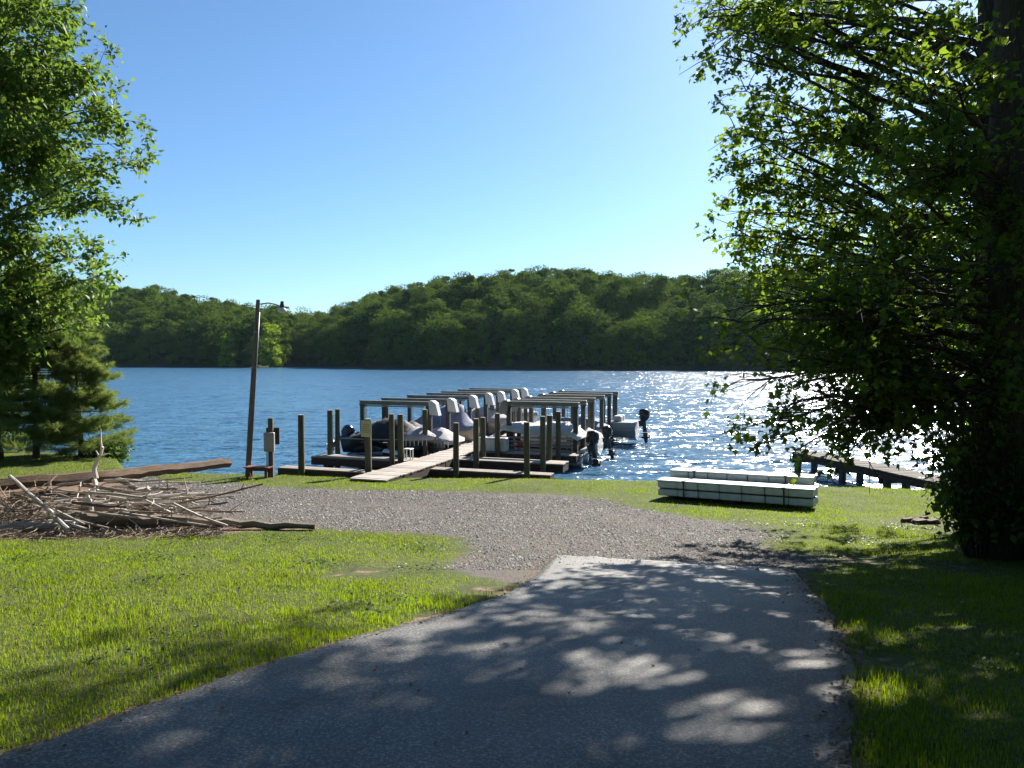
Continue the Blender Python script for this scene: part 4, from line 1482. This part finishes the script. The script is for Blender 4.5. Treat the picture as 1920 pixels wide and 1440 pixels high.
G_ = 'driftwood heaped beside the gravel'
piece('timber_beam', 'long thick brown timber lying across the back of the driftwood pile', 'log', [(-90, 915, 11.2), (180, 894, 12.9), (428, 868, 16.2)], .118, 'beam_log', taper=.98, seed=1, n=6, rough=.07)
piece('driftwood_log', 'long low brown log along the front of the pile, thin end on the gravel', 'log', [('g', 120, 984, .13), ('g', 330, 991, .12), ('g', 470, 993, .09), ('g', 592, 994, .06)], .115, 'drift_brown', taper=.45, seed=2, n=7, rough=.12)
piece('driftwood_log', 'thick squared brown log end in the middle front of the pile', 'log', [(95, 968, 11.3), (240, 975, 11.15), (300, 980, 11.1)], .105, 'drift_brown', taper=.9, seed=3, n=7, rough=.12)
piece('driftwood_log', 'pale grey trunk lying at the front left edge of the pile', 'log', [(-60, 994, 10.9), (60, 988, 10.9), (112, 986, 10.95)], .085, 'drift', taper=.8, seed=4)
piece('birch_log', 'thick white bark log lying on top of the pile', 'log', [(216, 932, 12.1), (262, 940, 12.1), (318, 952, 12.1)], .095, 'drift', taper=.62, seed=5, rough=.1)
piece('driftwood_log', 'whitish knobbly log under the white bark log, towards the gravel', 'log', [(290, 948, 12.0), (320, 946, 12.1), (352, 945, 12.2)], .06, 'drift', taper=.8, seed=6, rough=.14)
piece('driftwood_branch', 'tall bleached bare branch standing upright out of the pile', 'branch', [(180, 897, 12.4), (177, 880, 12.4), (183, 862, 12.4), (190, 850, 12.35), (193, 838, 12.3)], .042, 'drift', taper=.5, seed=7)
piece('driftwood_branch', 'forked bleached branch standing in the centre of the pile', 'branch', [(172, 962, 11.4), (169, 940, 11.4), (163, 926, 11.4), (170, 920, 11.4)], .034, 'drift', taper=.9, seed=8)
piece('driftwood_branch', 'short bleached prong beside the forked branch', 'branch', [(169, 945, 11.45), (174, 930, 11.5), (181, 924, 11.5)], .026, 'drift', taper=.9, seed=9)
piece('driftwood_branch', 'long thin grey branch slanting up at the left of the pile', 'branch', [(18, 893, 11.6), (35, 906, 11.5), (58, 930, 11.4), (98, 962, 11.0), (122, 990, 10.7)], .028, 'drift', taper=1.2, seed=10)
piece('driftwood_branch', 'pale yellow peeled branch slanting to the ground at front left', 'branch', [(98, 966, 11.0), (112, 978, 10.8), (128, 993, 10.6)], .036, 'drift', taper=1.0, seed=11)
piece('driftwood_branch', 'curved thin twig rising before the dark timber', 'branch', [(83, 924, 12.2), (90, 912, 12.2), (95, 902, 12.2)], .016, 'drift', taper=.6, seed=12)
piece('driftwood_branch', 'curved grey branch bending up towards the upright one', 'branch', [(105, 909, 12.3), (145, 905, 12.4), (175, 893, 12.5)], .022, 'drift', taper=.7, seed=13)
piece('driftwood_branch', 'bleached stick hooked over the gravel end of the pile', 'branch', [(335, 955, 12.1), (365, 963, 12.0), (398, 957, 12.2)], .022, 'drift', taper=.8, seed=14)
piece('driftwood_branch', 'straight thin pole slanting down at the gravel end of the pile', 'branch', [(317, 919, 12.7), (345, 935, 12.6), (370, 947, 12.5)], .017, 'drift', taper=.8, seed=15)
piece('driftwood_log', 'pale stub log at the back right of the pile', 'log', [(255, 922, 12.9), (280, 918, 13.0), (297, 915, 13.1)], .055, 'drift', taper=.9, seed=16, rough=.12)
piece('driftwood_log', 'reddish log leaning at the back right of the pile', 'log', [(222, 899, 13.1), (240, 908, 13.0), (258, 917, 12.9)], .05, 'drift_brown', taper=.8, seed=17)
piece('driftwood_log', 'slender grey trunk lying across the top of the pile', 'log', [(155, 909, 12.3), (240, 922, 12.4), (350, 940, 12.5)], .035, 'drift_brown', taper=.7, seed=18)
piece('driftwood_log', 'dark weathered log below the white bark log', 'log', [(20, 935, 12.2), (120, 930, 12.3), (215, 928, 12.4)], .11, 'drift_dark', taper=.8, seed=19)
piece('driftwood_log', 'pale log with broken ends lying in the middle of the pile', 'log', [(138, 947, 11.9), (190, 947, 11.9), (222, 946, 11.9)], .05, 'drift', taper=.9, seed=20, rough=.12)
piece('driftwood_log', 'brown half buried log in the heart of the pile', 'log', [(110, 955, 11.8), (200, 960, 11.8), (300, 968, 11.8)], .10, 'drift_brown', taper=.8, seed=21)
piece('driftwood_branch', 'dark slim branch lying over the front litter', 'branch', [(140, 975, 10.9), (200, 990, 10.7), (265, 1004, 10.5)], .024, 'drift_brown', taper=.7, seed=22)
piece('driftwood_branch', 'grey curved branch at the front of the pile beside the yellow one', 'branch', [(110, 972, 10.9), (130, 984, 10.8), (162, 992, 10.7)], .022, 'drift', taper=.9, seed=23)
piece('driftwood_log', 'pale branch stub poking out at the left border of the pile', 'log', [(-20, 948, 11.3), (10, 955, 11.3), (26, 960, 11.3)], .035, 'drift', taper=.8, seed=24)
piece('driftwood_log', 'white root piece standing at the centre back of the pile', 'log', [(176, 900, 12.6), (180, 912, 12.5), (186, 925, 12.4)], .04, 'drift', taper=.9, seed=25, rough=.14)
r = np.random.default_rng(61)
for i in range(120):
    px = r.uniform(-30, 330) if i < 80 else r.uniform(150, 330)
    dd = r.uniform(11.0, 13.2)
    top_y = 915 + abs(px - 180) * .14
    py = r.uniform(top_y - 6, 978) - (dd - 11) * 8
    p_ = at(px, py, dd)
    p_[2] = max(p_[2], gz(p_[0], p_[1]) + .03)
    an = r.normal(.05, .5)
    L_ = r.uniform(.35, 1.7)
    e_ = p_ + np.array([math.cos(an) * L_, math.sin(an) * L_ * .7, r.normal(-.02, .12) * L_])
    e_[2] = max(e_[2], gz(e_[0], e_[1]) + .02)
    mid_ = (p_ + e_) / 2 + r.normal(0, .022, 3)
    pale = r.random() < (.66 if i < 80 else .82)
    lab = 'bleached stick jumbled in the driftwood pile' if pale else 'brown stick jumbled in the driftwood pile'
    piece('driftwood_stick', lab, 'stick', [('w', *p_), ('w', *mid_), ('w', *e_)], r.uniform(.008, .028), 'drift' if pale else ('drift_brown' if r.random() < .6 else 'drift_dark'),
          group='bleached sticks in the driftwood pile' if pale else 'brown sticks in the driftwood pile', taper=r.uniform(.5, .95), seed=200 + i, n=6)
# fine twigs and bark litter
mb = MB()
for i in range(1500):
    if i < 420:
        px, dd = r.normal(40, 30), r.normal(11.4, .35)
        p_ = at(px, 960 + r.normal(0, 16), dd)
    else:
        f = r.random()
        p_ = gp(r.uniform(-40, 420), r.uniform(985, 1010))
        p_ = np.array([p_[0], p_[1], gz(p_[0], p_[1]) + r.uniform(.005, .05)])
    p_[2] = max(p_[2], gz(p_[0], p_[1]) + .01)
    an = r.random() * 6.28
    L_ = r.uniform(.12, .5)
    dz_ = r.normal(0, .12) * L_ if i >= 420 else r.normal(0, .4) * L_
    e_ = p_ + np.array([math.cos(an) * L_, math.sin(an) * L_, dz_])
    e_[2] = max(e_[2], gz(e_[0], e_[1]) + .008)
    w_ = r.uniform(.003, .009)
    mb.tube([p_, (p_ + e_) / 2 + r.normal(0, .03, 3), e_], [w_, w_ * .8, w_ * .5], 3, False)
tag(mb.build('twig_litter', M['drift_brown']), 'tangle of fine brown twigs and bark bits under the driftwood', 'twigs', kind='stuff')

# flat stones on the bare patch by the water
for i, (px, py, sz) in enumerate(((1702, 979, .11), (1724, 982, .15), (1748, 982, .13), (1732, 976, .08))):
    q = gp(px, py)
    r2 = np.random.default_rng(70 + i)
    n = 9
    rr = sz * (.75 + .4 * r2.random(n))
    ring = lambda k, z_: [(k * rr[j] * math.cos(6.283 * j / n), k * rr[j] * .7 * math.sin(6.283 * j / n), z_ + .01 * math.sin(j)) for j in range(n)]
    o = MB().loft([ring(.95, -.04), ring(1, .03), ring(.8, .065)]).build('flat_stone', M['stone'], None, False, (q[0], q[1], gz(q[0], q[1])))
    tag(o, ('leftmost reddish flat stone on the bare patch by the pier', 'largest reddish flat stone in the middle of the bare patch', 'reddish flat stone at the shrub end of the bare patch', 'smallest flat stone at the back of the bare patch')[i], 'stone', 'flat stones on the bare patch')

# ------------------------------------------------------------------ gravel, grass, litter
r = np.random.default_rng(301)


def scatter(n, x0, x1, y0, y1): return r.uniform(x0, x1, n), r.uniform(y0, y1, n)


gx, gy = scatter(330000, -14, 7, 7.5, 20.5)
gd = polydist(gx, gy, GRAVEL) + .35 * vnoise(gx, gy, 1.6, 9) + r.normal(0, .16, len(gx))
rg = polydist(gx, gy, ROAD)
keep = (((gd > 0) & (rg < 0)) | ((rg > 0) & (rg < .9) & (gy > 7.4) & (r.random(len(gx)) < .10 * np.exp(-rg * 3.5)))) & (r.random(len(gx)) < np.clip(1.5 - gy / 26, .3, 1)) & (r.random(len(gx)) < .62 + .5 * vnoise(gx, gy, 2.3, 12))
gx, gy = gx[keep][:90000], gy[keep][:90000]
n = len(gx)
print('pebbles', n)
sz = r.uniform(.005, .015, n) * (1 + .6 * (r.random(n) < .08)) * (.8 + gy / 40)
oct_v = np.array([[1, 0, 0], [0, 1, 0], [-1, 0, 0], [0, -1, 0], [0, 0, .8], [0, 0, -.8]])
oct_f = np.array([[0, 1, 4], [1, 2, 4], [2, 3, 4], [3, 0, 4]])
an = r.uniform(0, 6.28, n)
V = oct_v[None] * sz[:, None, None] * r.uniform(.65, 1.35, (n, 6, 3))
V = np.stack([V[..., 0] * np.cos(an)[:, None] - V[..., 1] * np.sin(an)[:, None], V[..., 0] * np.sin(an)[:, None] + V[..., 1] * np.cos(an)[:, None], V[..., 2]], -1)
V += np.stack([gx, gy, H(gx, gy) + sz * .25 + .022 * (polydist(gx, gy, ROAD) > 0)], 1)[:, None, :]
F = oct_f[None] + (np.arange(n) * 6)[:, None, None]
m, nt, b, out = mat('gravel stones')
at_ = nd(nt, 'ShaderNodeAttribute', attribute_name='rnd')
nt.links.new(ramp(nt, at_.outputs['Fac'], [(0, (.034, .032, .031)), (.45, (.098, .090, .084)), (.82, (.17, .157, .147)), (1, (.38, .36, .34))]), b.inputs['Base Color'])
b.inputs['Roughness'].default_value = .85
tag(link('gravel', mesh_tris('gravel', V.reshape(-1, 3), F.reshape(-1, 3), {'rnd': np.repeat(r.random(n), 6)}), m), 'grey brown gravel stones of the parking apron', 'gravel', kind='stuff')


def blades(name, label, x, y, hgt, wid, m_, lean=.55, kind='stuff'):
    n = len(x)
    an = r.uniform(0, 6.28, n)
    ln = r.uniform(.1, 1, n) * lean
    d = np.stack([np.cos(an), np.sin(an)], 1)
    sx = np.stack([-d[:, 1], d[:, 0]], 1)
    z0 = H(x, y) - .008
    V = np.zeros((n, 5, 3))
    w = wid[:, None] / 2
    base = np.stack([x, y], 1)
    V[:, 0, :2] = base - sx * w
    V[:, 1, :2] = base + sx * w
    V[:, 2, :2] = base + d * (hgt * ln * .35)[:, None] + sx * w * .8
    V[:, 3, :2] = base + d * (hgt * ln * .35)[:, None] - sx * w * .8
    V[:, 4, :2] = base + d * (hgt * ln)[:, None]
    V[:, 0:2, 2] = z0[:, None]
    V[:, 2:4, 2] = (z0 + hgt * .6)[:, None]
    V[:, 4, 2] = z0 + hgt * np.sqrt(np.maximum(1 - (ln * .8) ** 2, .15))
    F = np.array([[0, 1, 2], [0, 2, 3], [3, 2, 4]])[None] + (np.arange(n) * 5)[:, None, None]
    tone = np.clip(.5 + .42 * vnoise(x, y, 1.1, 31) + .3 * vnoise(x, y, 5.2, 32) + .25 * r.normal(size=n), 0, 1)
    o = link(name, mesh_tris(name, V.reshape(-1, 3), F.reshape(-1, 3), {'rnd': np.repeat(tone, 5)}), m_)
    return tag(o, label, 'grass', kind=kind)


N = 3600000
yy = 2.2 + (27 - 2.2) * r.random(N) ** 1.7
xx = r.uniform(-1, 1, N) * (yy * .80 + 1.0)
# target density against the sampling density
pdf_y = (1 / 1.7) * ((yy - 2.2) / 24.8) ** (1 / 1.7 - 1) / 24.8
samp = N * pdf_y / (2 * (yy * .80 + 1.0))
want = 7500 * np.minimum(1, (3.6 / yy)) ** 1.35
keep = r.random(N) < want / samp
xx, yy = xx[keep], yy[keep]
c = np.interp(xx, SH_X, SH_Y)
keep = yy < c + .12
xx, yy = xx[keep], yy[keep]
gd = polydist(xx, yy, GRAVEL) + .38 * vnoise(xx, yy, 1.5, 9) + r.normal(0, .13, len(xx))
rdd = polydist(xx, yy, ROAD) + .05 * vnoise(xx, yy, 6, 15)
pld = polydist(xx, yy, PILE) + r.normal(0, .12, len(xx))
br = np.zeros(len(xx))
for (p, rr) in BARE:
    br = np.maximum(br, 1 - np.hypot(xx - p[0], (yy - p[1]) * .9) / (rr * (1.15 + .5 * vnoise(xx, yy, 4.5, 71))))
keep = (gd < -.02) & (rdd + r.normal(0, .025, len(xx)) < -.01) & (pld < -.03) & (r.random(len(xx)) > br * 1.5) & (r.random(len(xx)) < .8 + .5 * vnoise(xx, yy, 2.4, 40))
xx, yy, rdd, gd = xx[keep], yy[keep], rdd[keep], gd[keep]
print('grass', len(xx))
clump = np.clip(.5 + .9 * vnoise(xx, yy, 3.4, 44), 0, 1)
tuft = np.clip(2.2 * vnoise(xx, yy, 7.0, 47) - .55, 0, 1) * np.clip(vnoise(xx, yy, 1.7, 48) + .6, 0, 1)
hg = r.uniform(.020, .044, len(xx)) * (.7 + .6 * clump + 1.0 * tuft) * (1 + .35 * np.clip(1 - np.abs(rdd) / .45, 0, 1) * (r.random(len(xx)) < .6)) * (1 + .25 * (yy < 6))
hg = hg * np.clip(.45 + np.abs(gd) / .9, .45, 1)
wd_ = r.uniform(.0028, .0052, len(xx)) * np.maximum(1, (yy / 4.5)) ** .62
dry = r.random(len(xx)) < .06 + .24 * np.clip(.2 + vnoise(xx, yy, 1.2, 50), 0, 1) + .25 * np.clip(1 + gd / .8, 0, 1) * (gd < 0)
blades('lawn_grass', 'bright green lawn grass of the lakeshore', xx[~dry], yy[~dry], hg[~dry], wd_[~dry], M['grass'])
blades('dry_grass', 'straw coloured dead blades among the lawn grass', xx[dry], yy[dry], hg[dry] * .75, wd_[dry], M['grass_dry'], .9)

# dead leaves along the road edges and under the maple
e = np.concatenate([resample(ROAD_L[:14], 700), resample(ROAD_R[:14], 700), resample(ROAD_R[:14], 700)])
e = e + r.normal(0, .07, e.shape)
ux, uy = r.uniform(2.2, 6.5, 500), r.uniform(5, 10, 500)
e = np.concatenate([e, np.stack([ux, uy], 1), np.stack([r.uniform(-4, 1.3, 260), r.uniform(2.4, 9, 260)], 1), np.stack([r.uniform(-8, -1, 160), r.uniform(4, 10, 160)], 1)])
P = np.stack([e[:, 0], e[:, 1], H(e[:, 0], e[:, 1]) + .012 + .02 * (polydist(e[:, 0], e[:, 1], ROAD) > 0)], 1)
k = len(P)
o = link('leaf_litter', leaf_mesh('leaf_litter', P, r.normal(0, 1, (k, 3)) * np.array([1, 1, .15]), r.normal(0, .25, (k, 3)) + np.array([0, 0, 1]), r.uniform(.010, .034, k)), M['litter'])
tag(o, 'small dry brown leaves along the edges of the drive', 'leaves', kind='stuff')

# ------------------------------------------------------------------ summer haze
hz = MB().box((20, 200, 30), (900, 540, 64)).build('haze', None)
hm = bpy.data.materials.new('haze')
hm.use_nodes = True
hm.node_tree.nodes.clear()
pv = hm.node_tree.nodes.new('ShaderNodeVolumePrincipled')
pv.inputs['Color'].default_value = (.55, .80, 1.0, 1)
pv.inputs['Density'].default_value = .00004
pv.inputs['Anisotropy'].default_value = .3
ho = hm.node_tree.nodes.new('ShaderNodeOutputMaterial')
hm.node_tree.links.new(pv.outputs[0], ho.inputs['Volume'])
hz.data.materials.append(hm)
tag(hz, 'thin blue summer haze over the lake', 'haze', kind='stuff')

# low broad-leaved weeds in patches of the lawn
wx, wy = r.uniform(-9, 8, 60000), r.uniform(3, 12, 60000)
ok = (np.abs(wx) < wy * .8 + .6) & (polydist(wx, wy, ROAD) < -.05) & (polydist(wx, wy, GRAVEL) < -.1) & (polydist(wx, wy, PILE) < 0) & (vnoise(wx, wy, 2.9, 61) + .4 * vnoise(wx, wy, 9, 62) > .36)
wx, wy = wx[ok][:9000], wy[ok][:9000]
k = len(wx)
P = np.stack([wx, wy, H(wx, wy) + r.uniform(.012, .04, k)], 1)
o = link('lawn_weeds', leaf_mesh('lawn_weeds', P, r.normal(0, 1, (k, 3)) * np.array([1, 1, .3]), r.normal(0, .3, (k, 3)) + np.array([0, 0, 1]), r.uniform(.018, .042, k)), M['leaf_shrub'])
tag(o, 'dark green clover and weeds in patches of the lawn', 'weeds', kind='stuff')
